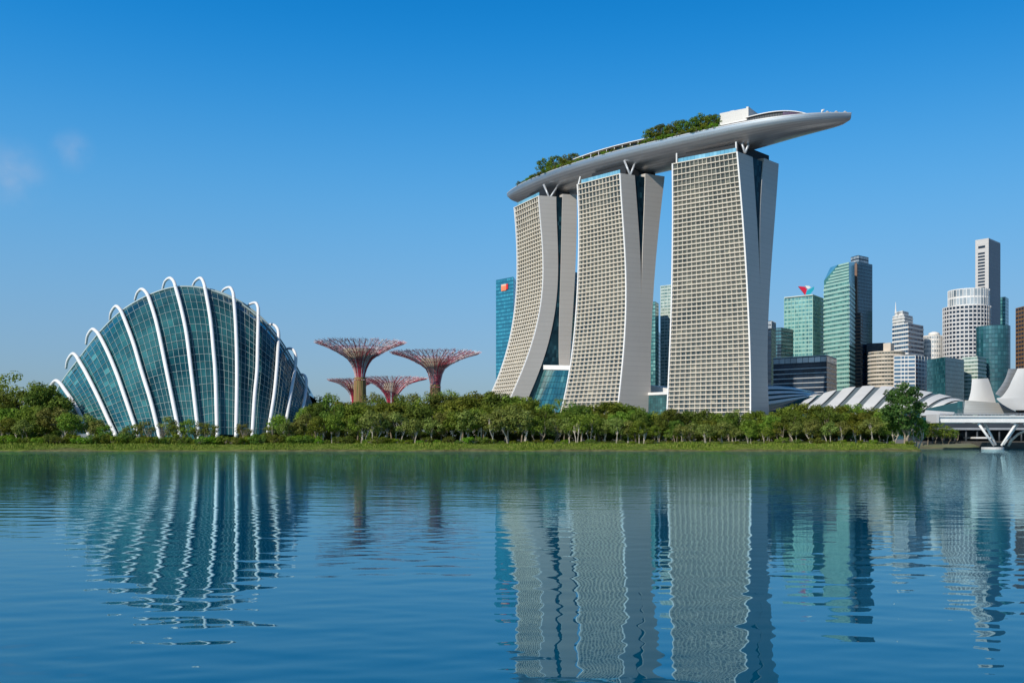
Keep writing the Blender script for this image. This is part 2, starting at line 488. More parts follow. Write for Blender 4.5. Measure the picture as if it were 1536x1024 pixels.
T3 = Tower(600.0,
    [(1008.5,245.7),(1008.8,330),(1008.3,400),(1006.3,470.8),(1004,541.6),(1000.4,615)],
    [(1106.9,227.6),(1109.3,256.9),(1112.2,299),(1115,330),(1121,400),(1124.4,485),(1125.8,570),(1127.2,618)],
    [(1128.6,232.3),(1131.5,280),(1135,330),(1138.5,400),(1140.2,440),(1140.4,480)],
    [(1146.2,232),(1143.8,257),(1140.6,303.8),(1139.5,330),(1139.4,400),(1140.3,440),(1140.4,480)],
    [(1168.4,237.5),(1165.5,280),(1162,330),(1156.2,400),(1151.6,485),(1151.9,570),(1152.7,612)], 44, 6.0, 15, 3)

def build_tower(T, label, merge_z):
    root = thing("hotel_tower", label, "hotel tower", T.P(T.L / 2, 12, 2.6), "hotel towers under the rooftop park")
    zt = T.ztop
    levels = [zt - 3.5 * i for i in range(6)]
    while levels[-1] > 4: levels.append(levels[-1] - 2.76)
    levels.append(2.0)
    zs = levels[::-1]
    vD = lambda z: T.vD(z) if z > merge_z else T.vC(z)
    vC = lambda z: min(T.vC(z), vD(z) - .02) if z > merge_z else T.vC(z)
    FB = .70                                        # recess depth of the balconies
    # front leg: cream wall behind the balconies, cladding at the back
    def loft(rings, mats_by_side, mb):
        n = len(rings[0])
        for a, c in zip(rings, rings[1:]):
            for i in range(n):
                j = (i + 1) % n
                mb.quad(a[i], a[j], c[j], c[i], m=mats_by_side[i])
        mb.add(rings[-1], (tuple(range(n)),), m=mats_by_side[-1])
    rings = []
    for z in zs:
        a, bb = T.uA(z), T.uB(z)
        vb, vc = T.vB(z), vC(z)
        rings.append([T.P(a - .4, vb + FB, z), T.P(bb + .9, vb + FB, z), T.P(bb + .9, vc - .05, z), T.P(a - .4, vc - .05, z)])
    b = MB(); loft(rings, [0, 1, 1, 1, 1], b)
    b.build("front_leg", [M['cream'], M['clad']], root)
    rings = []
    for z in zs:
        bb = T.uB(z); vb, vc = T.vB(z), vC(z)
        rings.append([T.P(bb + .9, vb - .0, z), T.P(bb - .2, vb - .0, z), T.P(bb - .2, vc, z), T.P(bb + .9, vc, z)])
    b = MB(); loft(rings, [0, 0, 0, 0, 0], b)
    b.build("end_wall", M['clad'], root)
    # rear leg
    rings = []
    zr = [z + 2.2 * z / zt for z in zs]
    for z in zr:
        a, bb = T.uA(z), T.uB(z); vd, ve = vD(z) + .03, T.vE(z)
        rings.append([T.P(a, vd, z), T.P(bb - .2, vd, z), T.P(bb - .2, ve, z), T.P(a, ve, z)])
    b = MB(); loft(rings, [0, 0, 0, 0, 0], b)
    b.build("rear_leg", M['clad'], root)
    # glazed slot between the legs
    b = MB()
    zz = [z for z in zs if z > merge_z - 3]
    for z0, z1 in zip(zz, zz[1:]):
        n = max(1, int((vD(z1) - vC(z1)) / 1.5))
        for k in range(n):
            q = []
            for z, k2 in ((z0, k), (z0, k + 1), (z1, k + 1), (z1, k)):
                v0, v1 = vC(z), vD(z)
                q.append(T.P(T.uB(z) + .35, v0 + (v1 - v0) * k2 / n, z))
            b.quad(*q, rnd=random.random() ** 1.5)
    z1 = zt
    b.quad(T.P(2, vC(z1), z1), T.P(2, vD(z1), z1), T.P(T.L - 2, vD(z1), z1), T.P(T.L - 2, vC(z1), z1))
    b.build("atrium_glazing", M['slot'], root)
    # edge frames at both ends and along the top
    for side in (0, 1):
        rings = []
        for z in zs:
            if side: u0, u1 = T.uB(z) - .2, T.uB(z) + .75
            else: u0, u1 = T.uA(z) - .75, T.uA(z) + .1
            vb = T.vB(z)
            rings.append([T.P(u1, vb - .55, z), T.P(u0, vb - .55, z), T.P(u0, vb + (FB if side == 0 else -.004), z), T.P(u1, vb + (FB if side == 0 else -.004), z)])
        b = MB(); loft(rings, [0, 0, 0, 0, 0], b)
        b.build("edge_frame", M['white'], root)
    # balconies: one projecting slab with its parapet per storey
    for i, z in enumerate(levels[:-1]):
        tall = i <= 5
        h = .50 if tall else .60
        z0, z1 = z - h, z
        q = []
        for zz_ in (z0, z1):
            a, bb, vb = T.uA(zz_) - .75, T.uB(zz_) + .75, T.vB(zz_)
            q += [T.P(a, vb - .42, zz_), T.P(bb, vb - .42, zz_), T.P(bb, vb + FB, zz_), T.P(a, vb + FB, zz_)]
        b = MB(); b.hexa(q)
        b.build("balcony", M['cream'], root)
    # divider walls between the rooms
    n = T.ncol
    wid = (lambda z: (T.uA(z) - T.uB(z) - 1.5))
    for k in range(1, n):
        rings = []
        for z in zs:
            uc = T.uB(z) + .75 + wid(z) * k / n; vb = T.vB(z)
            rings.append([T.P(uc + .13, vb - .05, z), T.P(uc - .13, vb - .05, z), T.P(uc - .13, vb + FB, z), T.P(uc + .13, vb + FB, z)])
        b = MB(); b.grid([r + [r[0]] for r in rings])
        b.build("divider_wall", M['cream'], root)
    # windows
    rest = MB(); cnt = 0
    rg = random.Random(int(T.X0))
    for i in range(len(levels) - 2):
        top, bot = levels[i] - (.50 if i <= 5 else .60), levels[i + 1]
        if bot < 9: break
        for k in range(n):
            b = MB() if cnt < 100 else rest
            side = .05 if i <= 4 else .075
            curtain = rg.random()
            for (f0, f1) in ((side, .56), (.585, .97)):
                q = []
                for (f, z) in ((f1, bot), (f0, bot), (f0, top), (f1, top)):
                    uc = T.uB(z) + .75 + wid(z) * (k + 1 - f) / n
                    q.append(T.P(uc, T.vB(z) + FB - .06, z))
                b.quad(q[1], q[0], q[3], q[2], rnd=min(1, max(0, curtain ** 1.8 * .85 + rg.uniform(-.1, .2))))
            if cnt < 100: b.build("window", M['win'], root)
            cnt += 1
    o = rest.build("window", M['win'], root); o['kind'] = 'stuff'
    # roof: glass parapet, plant room
    b = MB()
    nn = 16
    for k in range(nn):
        u0, u1 = 2 + (T.L - 4) * k / nn, 2 + (T.L - 4) * (k + 1) / nn - .12
        b.hexa([T.P(u1, 1.2, zt), T.P(u0, 1.2, zt), T.P(u0, 1.35, zt), T.P(u1, 1.35, zt),
                T.P(u1, 1.2, zt + 2.9), T.P(u0, 1.2, zt + 2.9), T.P(u0, 1.35, zt + 2.9), T.P(u1, 1.35, zt + 2.9)], rnd=random.random())
    b.build("glass_parapet", M['bluegl'], root)
    b = MB()
    vE = T.vE(zt)
    q = []
    for z in (zt, zt + 7.5):
        q += [T.P(T.L - 4, 8.0, z), T.P(4.5, 8.0, z), T.P(4.5, vE - 3, z), T.P(T.L - 4, vE - 3, z)]
    b.hexa(q)
    b.build("plant_room", M['shade'], root)
    return root

TOW = [build_tower(T1, "cream grid hotel tower that curves outward most strongly at its foot", -50),
       build_tower(T2, "cream grid hotel tower in the middle of the three, gently curved", 98),
       build_tower(T3, "straightest and tallest looking cream grid hotel tower, with dark end wall", 98)]
for root, apex, tops, Yd in ((TOW[0], (824.5, 297.5), ((815.5, 277), (837, 279)), 711), (TOW[1], (945.5, 263), ((936.5, 241), (954, 241)), 653), (TOW[2], (1117.5, 229.5), ((1110.5, 208), (1126.5, 209)), 606)):
    for tp in tops:
        b = MB(); b.tube([at(*apex, Yd), at(*tp, Yd + 4)], .75, 8)
        b.build("strut", M['steel'], root, smooth=True)
for root, p0, p1, Yd in ((TOW[1], (867.5, 277), (870.5, 265), 676), (TOW[2], (1015, 245), (1015, 230), 625), (TOW[2], (1104.5, 229), (1104, 213), 603)):
    b = MB(); b.tube([at(*p0, Yd), at(*p1, Yd)], .5, 6)
    b.build("roof_post", M['white'], root)

# glazed halls at the foot of the towers
def hall(name, label, TL, TR, BR, BL, YL, YR, depth, roofh):
    root = thing(name, label, "glass hall", at(BL[0], 656, YL).to_2d().to_3d())
    a, bq, c, d = at(*TL, YL), at(*TR, YR), at(*BR, YR), at(*BL, YL)
    off = Vector((depth * .55, depth * .83, 0))
    g = MB()
    n, mrow = 12, 7
    for i in range(n):
        for j in range(mrow):
            q = []
            for (fi, fj) in ((i, j), (i + .93, j), (i + .93, j + .95), (i, j + .95)):
                t0 = d.lerp(c, fi / n); t1 = a.lerp(bq, fi / n)
                q.append(t0.lerp(t1, fj / mrow))
            g.quad(*q, rnd=random.random() * (.6 if i % 3 else 1))
    g.build("curtain_wall", M['teal_wall'], root)
    back = Vector((1.0, 1.6, 0))
    g = MB(); g.hexa([d + back, c + back, c + off, d + off, a + back, bq + back, bq + off, a + off]); g.build("hall_body", M['dark'], root)
    up = Vector((0, 0, roofh)); lift = Vector((0, 0, .02)); fwd = Vector((-.3, -.6, 0))
    g = MB(); g.hexa([a + fwd + lift, bq + fwd + lift, bq + off + lift, a + off + lift, a + fwd + up, bq + fwd + up, bq + off + up, a + off + up])
    g.build("roof_edge", M['white'], root)
M['teal_wall'] = glass("teal_curtain_wall", [(0, (.008, .05, .06)), (.6, (.02, .11, .12)), (1, (.10, .26, .25))], .12)
hall("atrium_hall", "sloping teal glass hall with white roof edge, between the curved and middle towers", (811, 554), (856.5, 555), (846, 618), (781, 618), 712, 686, 28, 3.2)
hall("atrium_hall", "low teal glass hall between the middle tower and the straight tower", (959.5, 593), (1001, 591.5), (1001, 622), (958, 622), 668, 640, 24, 1.7)
b = MB()
c = [at(974, 577, 690), at(1004, 583, 660), at(1004, 590, 660), at(974, 588, 690)]
o_ = Vector((14, 20, 0))
b.hexa([c[3], c[2], c[2] + o_, c[3] + o_, c[0], c[1], c[1] + o_, c[0] + o_])
tag(b.build("podium_roof", M['white'], org=c[3]), "sloping white podium roof behind the low teal hall", "roof canopy")

# ------------------------------------------------------------------ rooftop park
ZR = 192.6
RIM = [(761.2,291),(763,287.5),(768,283.6),(774.9,279.6),(794,271),(820.3,259.5),(843.7,250.4),(874.5,240.5),(903.8,232.4),(930,225.6),(949.3,220.4),(974,214.4),(1002,208),(1037,200.4),(1072.4,192.4),(1100,186.6),(1116,183),(1142,178.8),(1173.3,175),(1212.4,171.6),(1246.3,169.6),(1266,169.3),(1277.5,170.3)]
def rim_world():
    pts = []
    for px, py in RIM:
        Y = F * (ZR - HC) / (HY - py)
        pts.append(Vector(((px - HX) / F * Y, Y, ZR)))
    return pts
RW = rim_world()
# smooth the plan curve: fit lateral offset from the chord with a polynomial
A0, A1 = RW[0].copy(), RW[-1].copy()
CH = (A1 - A0).normalized(); NR = Vector((-CH.y, CH.x, 0))
if NR.y < 0: NR = -NR
CL = (A1 - A0).length
_s = np.array([(p - A0).dot(CH) / CL for p in RW]); _d = np.array([(p - A0).dot(NR) for p in RW])
_c = np.polyfit(_s, _d, 6)
def rim_pt(s, inward=0.0, z=ZR):
    d = float(np.polyval(_c, s)); dd = float(np.polyval(np.polyder(_c), s)) / CL
    n = (NR - CH * dd).normalized()
    p = A0 + CH * (s * CL) + NR * d + n * inward
    return Vector((p.x, p.y, z))
def rim_s(px):
    lo, hi = 0.0, 1.0
    for _ in range(40):
        m = (lo + hi) / 2; p = rim_pt(m)
        if HX + F * p.x / p.y < px: lo = m
        else: hi = m
    return lo
def hullW(s):
    l = math.sqrt(max(0, 1 - (1 - min(1, s / .16)) ** 2)); r = math.sqrt(max(0, 1 - (1 - min(1, (1 - s) / .42)) ** 2))
    return 38 * (.08 + .92 * l) * (.10 + .90 * r)
def hullD(s):
    l = math.sqrt(max(0, 1 - (1 - min(1, s / .14)) ** 2)); r = math.sqrt(max(0, 1 - (1 - min(1, (1 - s) / .5)) ** 2))
    return 13.2 * (.2 + .8 * l) * (.26 + .74 * r)

def build_park():
    root = thing("rooftop_park", "long boat shaped silver deck resting across the tops of three hotel towers", "rooftop park", rim_pt(.5, 19, ZR - 10))
    m, t, p = new_mat("hull_panels")
    c = ramp(t, attr(t), [(0, (.34, .35, .365)), (.5, (.44, .45, .46)), (1, (.52, .53, .54))])
    c = mix(t, .35, c, ramp(t, noise(t, .05, 5, stretch=(1, 1, 3)), [(.3, (.34, .35, .36)), (.7, (.52, .52, .52))]))
    t.links.new(c, p.inputs["Base Color"]); p.inputs["Roughness"].default_value = .36; p.inputs["Metallic"].default_value = .85
    M['hull'] = m
    ns, nr = 110, 44
    rows = []
    for i in range(ns + 1):
        s = i / ns
        s = s * s * (3 - 2 * s) * .25 + s * .75
        w, d = hullW(s), hullD(s)
        row = []
        for j in range(nr + 1):
            a = math.pi * j / nr
            x = (1 - math.cos(a)) / 2 * w
            z = ZR - d * math.sin(a) ** .85
            row.append(rim_pt(s, x, z))
        rows.append(row)
    b = MB()
    rr = [random.random() for _ in range(nr)]
    rp = [[random.random() for _ in range(nr)] for _ in range(ns // 4 + 1)]
    b.grid(rows, rnd=lambda i, j: (.0 if j % 2 else .55) + .25 * rr[j] + .3 * rp[i // 4][j] - .1)
    b.build("hull", m, root, smooth=True)
    b = MB()
    for r0, r1 in zip(rows, rows[1:]):
        dz = Vector((0, 0, -.15))
        b.quad(r0[0] + dz, r1[0] + dz, r1[-1] + dz, r0[-1] + dz)
    b.build("deck", M['deck'], root)
    b = MB()
    for i in range(0, len(rows) - 1):
        for k in (0, -1):
            p0, p1 = rows[i][k], rows[i + 1][k]
            up = Vector((0, 0, .45)); dn = Vector((0, 0, -.25)); wv = NR * (.35 if k == 0 else -.35)
            b.hexa([p0 + dn - wv * .4, p1 + dn - wv * .4, p1 + wv + dn, p0 + wv + dn, p0 + up - wv * .4, p1 + up - wv * .4, p1 + wv + up, p0 + wv + up])
    b.build("rim_parapet", M['steel'], root)
    def ribbon(b, pa, pb, n, i0, i1, z0, z1, rnd=.5, gap=0):
        sa, sb = rim_s(pa), rim_s(pb)
        for k in range(n):
            s0, s1 = sa + (sb - sa) * k / n, sa + (sb - sa) * (k + 1 - gap) / n
            f = lambda q, s: q(( s - sa) / (sb - sa)) if callable(q) else q
            b.hexa([rim_pt(s0, i0, ZR + f(z0, s0)), rim_pt(s1, i0, ZR + f(z0, s1)), rim_pt(s1, i1, ZR + f(z0, s1)), rim_pt(s0, i1, ZR + f(z0, s0)),
                    rim_pt(s0, i0, ZR + f(z1, s0)), rim_pt(s1, i0, ZR + f(z1, s1)), rim_pt(s1, i1, ZR + f(z1, s1)), rim_pt(s0, i1, ZR + f(z1, s0))],
                   random.random() if rnd is None else rnd)
    b = MB(); ribbon(b, 852, 968, 22, 4.5, 15, lambda q: 4.7 + .6 * math.sin(q * 3.1), lambda q: 5.15 + .6 * math.sin(q * 3.1)); b.build("canopy_roof", M['white'], root)
    b = MB(); ribbon(b, 862, 964, 26, 7.5, 13, .3, 4.6, None, .12); b.build("canopy_glazing", M['win'], root)
    for k in range(9):
        b = MB(); s = rim_s(866 + k * 12); b.tube([rim_pt(s, 5.2, ZR - .1), rim_pt(s, 5.2, ZR + 4.8)], .22, 6); b.build("canopy_post", M['white'], root)
    b = MB(); ribbon(b, 1115, 1214, 20, 3.0, 15, lambda q: 3.5 + 1.0 * math.sin(q * 2.6) - 3.6 * q ** 4, lambda q: 3.95 + 1.0 * math.sin(q * 2.6) - 3.6 * q ** 4); b.build("canopy_roof", M['white'], root)
    b = MB(); ribbon(b, 1117, 1173, 14, 4.2, 13, .6, lambda q: 3.4 + .9 * math.sin(q * 1.6), None, .1); b.build("canopy_glazing", M['dark'], root)
    b = MB(); ribbon(b, 1173, 1208, 10, 3.6, 13, .3, lambda q: 4.1 - 2.7 * q * q, None, .04); b.build("red_glazing", M['maroon'], root)
    b = MB(); ribbon(b, 1072, 1118, 12, 6.5, 24, .6, 2.6, None, .08); b.build("pavilion_base", M['dark'], root)
    b = MB(); ribbon(b, 1071, 1118, 10, 5.0, 25, 2.6, 3.1); b.build("pavilion_floor", M['white'], root)
    b = MB(); ribbon(b, 1073, 1115.5, 6, 6.0, 24, 3.1, lambda q: 10.4 - .2 * q)
    ribbon(b, 1114, 1117.5, 1, 5.6, 24.4, 3.1, 10.9); b.build("pavilion_box", M['panel'], root)
    b = MB(); ribbon(b, 1085, 1092, 1, 9, 14, 10.4, 11.6); b.build("rooftop_unit", M['steel'], root)
    b = MB(); s = rim_s(1237); q = rim_pt(s, 8, ZR)
    b.tube([q, q + Vector((0, 0, 4.4))], .22, 6)
    b.tube([q + Vector((-.2, 0, 3.2)), q + Vector((.5, 0, 4.1)), q + Vector((1.7, 0, 4.9))], [.15, .75, .1], 8)
    b.build("mast", M['white'], root)
    return root
M['panel'] = panelled("pavilion_panels", (.56, .54, .50), 2.4, .5, .05, .86)
M['deck'] = plain("deck_timber", (.34, .27, .2), .7, .15, .4)
M['maroon'] = glass("maroon_glass", [(0, (.05, .006, .014)), (1, (.14, .012, .03))], .2)
PARK = build_park()
PW = {0: "nearest the mast", 1: "second from the mast", 2: "third from the mast", 3: "fourth from the mast", 4: "nearest the deck tip"}
proto = None
for k, px in enumerate((1243, 1250, 1257, 1264, 1271)):
    q = rim_pt(rim_s(px), 3.5 + (k % 2) * 2, ZR - .12)
    if proto is None:
        proto = thing("parasol", "x", "parasol", q, "white parasols on the rooftop deck")
        b = MB(); b.tube([q, q + Vector((0, 0, 2.2))], .08, 6); b.build("pole", M['white'], proto)
        b = MB(); b.tube([q + Vector((0, 0, 1.7)), q + Vector((0, 0, 2.5))], [1.3, .08], 8); b.build("canopy", M['white'], proto)
        o = proto
    else:
        o = proto.copy(); COL.objects.link(o); o.location = q
        for ch in proto.children:
            c2 = ch.copy(); COL.objects.link(c2); c2.parent = o
    o['label'] = "small white parasol on the silver deck's long pointed end, " + PW[k]
# ------------------------------------------------------------------ glass conservatory with white arch ribs
RIBS = [  # (back end ... apex ... foot) in photo pixels; second item = index of the apex
 ([(72.7,594),(75,581),(82.8,571),(90,574.5),(96.9,583.8),(112.5,607),(124.2,630.6),(133,650)],2),
 ([(99,552),(101.5,540),(108.6,530.5),(114.5,534),(120.3,543.8),(129.7,560.2),(146.9,594.7),(162.5,629),(173.4,652)],2),
 ([(129,516),(131.5,503),(138.3,493.8),(144.5,497),(150,504.7),(162.5,529.7),(175,560),(182.8,582),(200.8,634.5),(207,653)],2),
 ([(164.8,479.7),(166.5,469),(173.4,459.4),(180,464),(186,476.6),(200,514),(212,555),(226.6,602.5),(239.5,655)],2),
 ([(202.3,450),(206,439),(212.5,433.6),(219.5,439),(225,451.6),(236,489),(250.8,560),(264.8,629),(270.3,655.6)],2),
 ([(243.8,433.6),(247.5,422),(254.7,417),(260.5,422),(264,432.8),(271.9,462.5),(279.7,500),(286.7,555),(292.2,602.5),(298.4,658)],2),
 ([(288.3,430.5),(293,421.5),(300.8,417),(305.5,424),(308.6,437.5),(315.6,478),(320.3,525),(323.4,568),(325.8,651.7)],2),
 ([(331.3,441.4),(336,434),(344.5,431),(348.8,437),(350.8,448),(353.9,493.8),(355.5,560),(354.2,652)],2),
 ([(370,460),(375,456),(382.8,454),(386.4,459),(387.5,470),(386.7,509),(385.6,555),(382,594.7),(378.6,651)],2),
 ([(400,489),(404,486.8),(409.4,486.7),(415,491),(418,501.6),(416.4,532.8),(415,555),(411,594.7),(402,650)],2),
 ([(427.3,525),(431,522.8),(436.7,522.7),(441.5,527),(443.8,537.5),(441.4,560),(436.7,586.9),(427,646)],2),
 ([(448.4,562.7),(451,561.5),(454.7,561.9),(458,565),(459.4,574),(456.3,602.5),(447.5,645)],2)]
RIDGE = [(72.7,613.4),(82,590),(92,574),(114,544.7),(143.8,506),(165.6,480),(184.4,465.6),(215.6,446.9),(243.8,435),(265.6,430.2),(287.5,430.2),(312.5,433.6),(332.8,441.5),(356,451.6),(382.8,471.5),(398.4,488),(415.6,506),(426.6,523.4),(439,542),(445.3,558.8),(456.3,577.5),(462.5,592),(468.8,605.6)]
def interp(tab, x):
    if x <= tab[0][0]: return tab[0][1]
    for (a, ya), (b_, yb) in zip(tab, tab[1:]):
        if x <= b_: return ya + (yb - ya) * (x - a) / (b_ - a)
    return tab[-1][1]
def catmull(pts, n):
    P = [Vector((*p, 0)) for p in pts]; P = [P[0] * 2 - P[1]] + P + [P[-1] * 2 - P[-2]]
    out = []
    for i in range(1, len(P) - 2):
        for k in range(n):
            t = k / n
            out.append(0.5 * ((2 * P[i]) + (P[i + 1] - P[i - 1]) * t + (2 * P[i - 1] - 5 * P[i] + 4 * P[i + 1] - P[i + 2]) * t * t + (3 * P[i] - P[i - 1] - 3 * P[i + 1] + P[i + 2]) * t ** 3))
    out.append(P[-2])
    return [(p.x, p.y) for p in out]

def build_dome():
    root = thing("glass_conservatory", "huge shell shaped glass conservatory with white arching ribs on the shore", "conservatory", (-112, 350, 2.3))
    M['rib'] = plain("rib_white", (.74, .74, .73), .35, .03, .3)
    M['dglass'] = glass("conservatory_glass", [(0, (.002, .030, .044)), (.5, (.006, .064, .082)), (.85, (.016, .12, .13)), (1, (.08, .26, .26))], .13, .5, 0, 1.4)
    M['mull'] = plain("mullion", (.34, .42, .41), .4, .05)
    yb = lambda px: 324 + 42 * min(1, abs((px - 292) / 215)) ** 2.2
    YR_ = lambda px: 372
    def depth(px, f, base_px): return YR_(px) + (yb(base_px) - YR_(px)) * max(0, f) ** .62
    cols = []
    # boundary columns of the glass: left end, twelve ribs, right end
    def resample(tr, n):
        d = [0]
        for a, b in zip(tr, tr[1:]): d.append(d[-1] + math.hypot(b[0] - a[0], b[1] - a[1]))
        out = []
        for k in range(n + 1):
            q = d[-1] * k / n; i = 0
            while i < len(d) - 2 and d[i + 1] < q: i += 1
            t = (q - d[i]) / max(1e-6, d[i + 1] - d[i])
            out.append((tr[i][0] + (tr[i + 1][0] - tr[i][0]) * t, tr[i][1] + (tr[i + 1][1] - tr[i][1]) * t))
        return out
    NR_ = 20
    traces = [resample([(73.5, 611), (78, 628), (87, 655)], NR_)]
    for tr, ia in RIBS:
        fine = catmull(tr, 14)
        ap = min(range(len(fine)), key=lambda i: fine[i][1])
        cut = next(i for i in range(ap, len(fine)) if fine[i][1] > interp(RIDGE, fine[i][0]) - .2)
        front = fine[cut:]
        h0, h1 = fine[ap][1], fine[-1][1]
        bx = fine[-1][0]
        pts = []
        for i, (px, py) in enumerate(fine):
            if i < cut:
                k = (cut - i) / max(1, cut)
                Y = depth(px, 0, bx) - 2.2 + 9 * k
            else:
                f = (py - fine[cut][1]) / (h1 - fine[cut][1])
                Y = depth(px, f, bx) - 2.2
            pts.append(at(px, py, Y))
        pts.append(at(fine[-1][0] + (fine[-1][0] - fine[-4][0]) * .5, fine[-1][1] + 4, Y))
        b = MB(); n = len(pts); rr_ = .74 - .13 * (bx - 130) / 320
        b.tube(pts, [rr_ if i > cut else rr_ * (.62 + .38 * i / cut) for i in range(n)], 10)
        b.build("rib", M['rib'], root, smooth=True)
        traces.append(resample(front, NR_))
    traces.append(resample([(463, 592), (468.8, 606), (467, 622), (462, 652)], NR_))
    surf = []
    for tr in traces:
        h0, h1 = tr[0][1], tr[-1][1]; bx = tr[-1][0]
        surf.append([at(px, py, depth(px, (py - h0) / (h1 - h0), bx)) for px, py in tr])
    # spline between the boundary columns so the shell stays round
    SUB = 5
    full = []
    nc = len(surf)
    for i in range(nc - 1):
        for k in range(SUB):
            t = k / SUB; col = []
            for r in range(NR_ + 1):
                p0, p1, p2, p3 = surf[max(0, i - 1)][r], surf[i][r], surf[i + 1][r], surf[min(nc - 1, i + 2)][r]
                col.append(0.5 * ((2 * p1) + (p2 - p0) * t + (2 * p0 - 5 * p1 + 4 * p2 - p3) * t * t + (3 * p1 - p0 - 3 * p2 + p3) * t ** 3))
            full.append(col)
    full.append(surf[-1])
    rg = random.Random(11)
    for i in range(nc - 1):
        b, mu = MB(), MB()
        c0 = i * SUB
        for k in range(SUB):
            for r in range(NR_):
                q = [full[c0 + k][r + 1], full[c0 + k + 1][r + 1], full[c0 + k + 1][r], full[c0 + k][r]]
                nrm = (q[1] - q[0]).cross(q[3] - q[0]).normalized()
                cen = (q[0] + q[1] + q[2] + q[3]) / 4
                tx, ty = rg.gauss(0, .018), rg.gauss(0, .018)
                e1 = (q[1] - q[0]).normalized(); e2 = (q[3] - q[0]).normalized()
                q = [p + nrm * ((p - cen).dot(e1) * tx + (p - cen).dot(e2) * ty) for p in q]
                low = r / NR_
                b.quad(*q, rnd=min(1, (.10 if i < 7 else .02) + rg.random() ** 2 * (.55 if i < 7 else .42) + (rg.uniform(.05, .35) if 2 <= r <= 5 + (i > 8) * 4 and 5 <= i <= 11 else 0) + (rg.uniform(.2, .4) if i <= 3 else rg.uniform(0, .15) if i == 4 else 0)))  # left panes tinted paler for sun glare, upper right ones for sky seen through
        out = []
        for k in range(SUB + 1):
            if 0 < k < SUB:
                col = full[c0 + k]
                pts = []
                for r in range(NR_ + 1):
                    a = full[c0 + k + 1][r] - full[c0 + k - 1][r]; d_ = col[min(r + 1, NR_)] - col[max(r - 1, 0)]
                    pts.append(col[r] + a.cross(d_).normalized() * -.12)
                mu.tube(pts, .055, 4, cap=False)
        for r in range(1, NR_):
            pts = []
            for k in range(SUB + 1):
                col = full[c0 + k]
                kk = min(max(c0 + k, 1), len(full) - 2)
                a = full[kk + 1][r] - full[kk - 1][r]; d_ = col[r + 1] - col[r - 1]
                pts.append(col[r] + a.cross(d_).normalized() * -.12)
            mu.tube(pts, .085 if r % 2 else .05, 4, cap=False)
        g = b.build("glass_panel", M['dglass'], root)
        ORG[g.name] = ORG[root.name]
        o = mu.build("mullion_grid", M['mull'], None, org=ORG[root.name]); o.location = (0, 0, 0); o.parent = g
    # ridge beams and the far side of the shell
    rp = [c[0] for c in full]
    for dy, dz, rad in ((0, .25, .35), (3.2, .8, .28)):
        b = MB(); b.tube([p + Vector((0, dy, dz)) for p in rp], rad, 6); b.build("ridge_beam", M['mull'], root, smooth=True)
    b = MB()
    rows = [[p + Vector((0, .3, 0)) for p in rp]]
    for k in range(1, 6):
        f = k / 5
        rows.append([Vector((p.x - (p.x + 112) * .05 * f, p.y + 38 * f ** .6, p.z + (2 - p.z) * f ** 1.8)) for p in rp])
    b.grid(rows, rnd=lambda i, j: random.random())
    b.build("rear_shell", M['dglass'], root)
build_dome()

# ------------------------------------------------------------------ steel tree towers
M['mag'] = plain("magenta_steel", (.34, .035, .075), .5, .25, .6)
M['pinkst'] = None
def lattice_mat():
    m, t, p = new_mat("lattice_paint")
    t.links.new(ramp(t, attr(t), [(0, (.38, .018, .045)), (.35, (.44, .06, .10)), (.6, (.42, .24, .27)), (.8, (.56, .50, .49)), (1, (.70, .68, .66))]), p.inputs["Base Color"])
    p.inputs["Roughness"].default_value = .5
    return m
M['lattice'] = lattice_mat()
def planted_mat():
    m, t, p = new_mat("planted_trunk")
    n = noise(t, .9, 6, stretch=(1, 1, .06))
    t.links.new(ramp(t, n, [(.32, (.045, .050, .016)), (.45, (.13, .115, .035)), (.55, (.27, .18, .07)), (.68, (.20, .085, .05))]), p.inputs["Base Color"])
    p.inputs["Roughness"].default_value = .9
    return m
M['planted'] = planted_mat()
M['core'] = plain("pale_core", (.38, .33, .25), .7, .35, .5, stretch=(1, 1, .3))
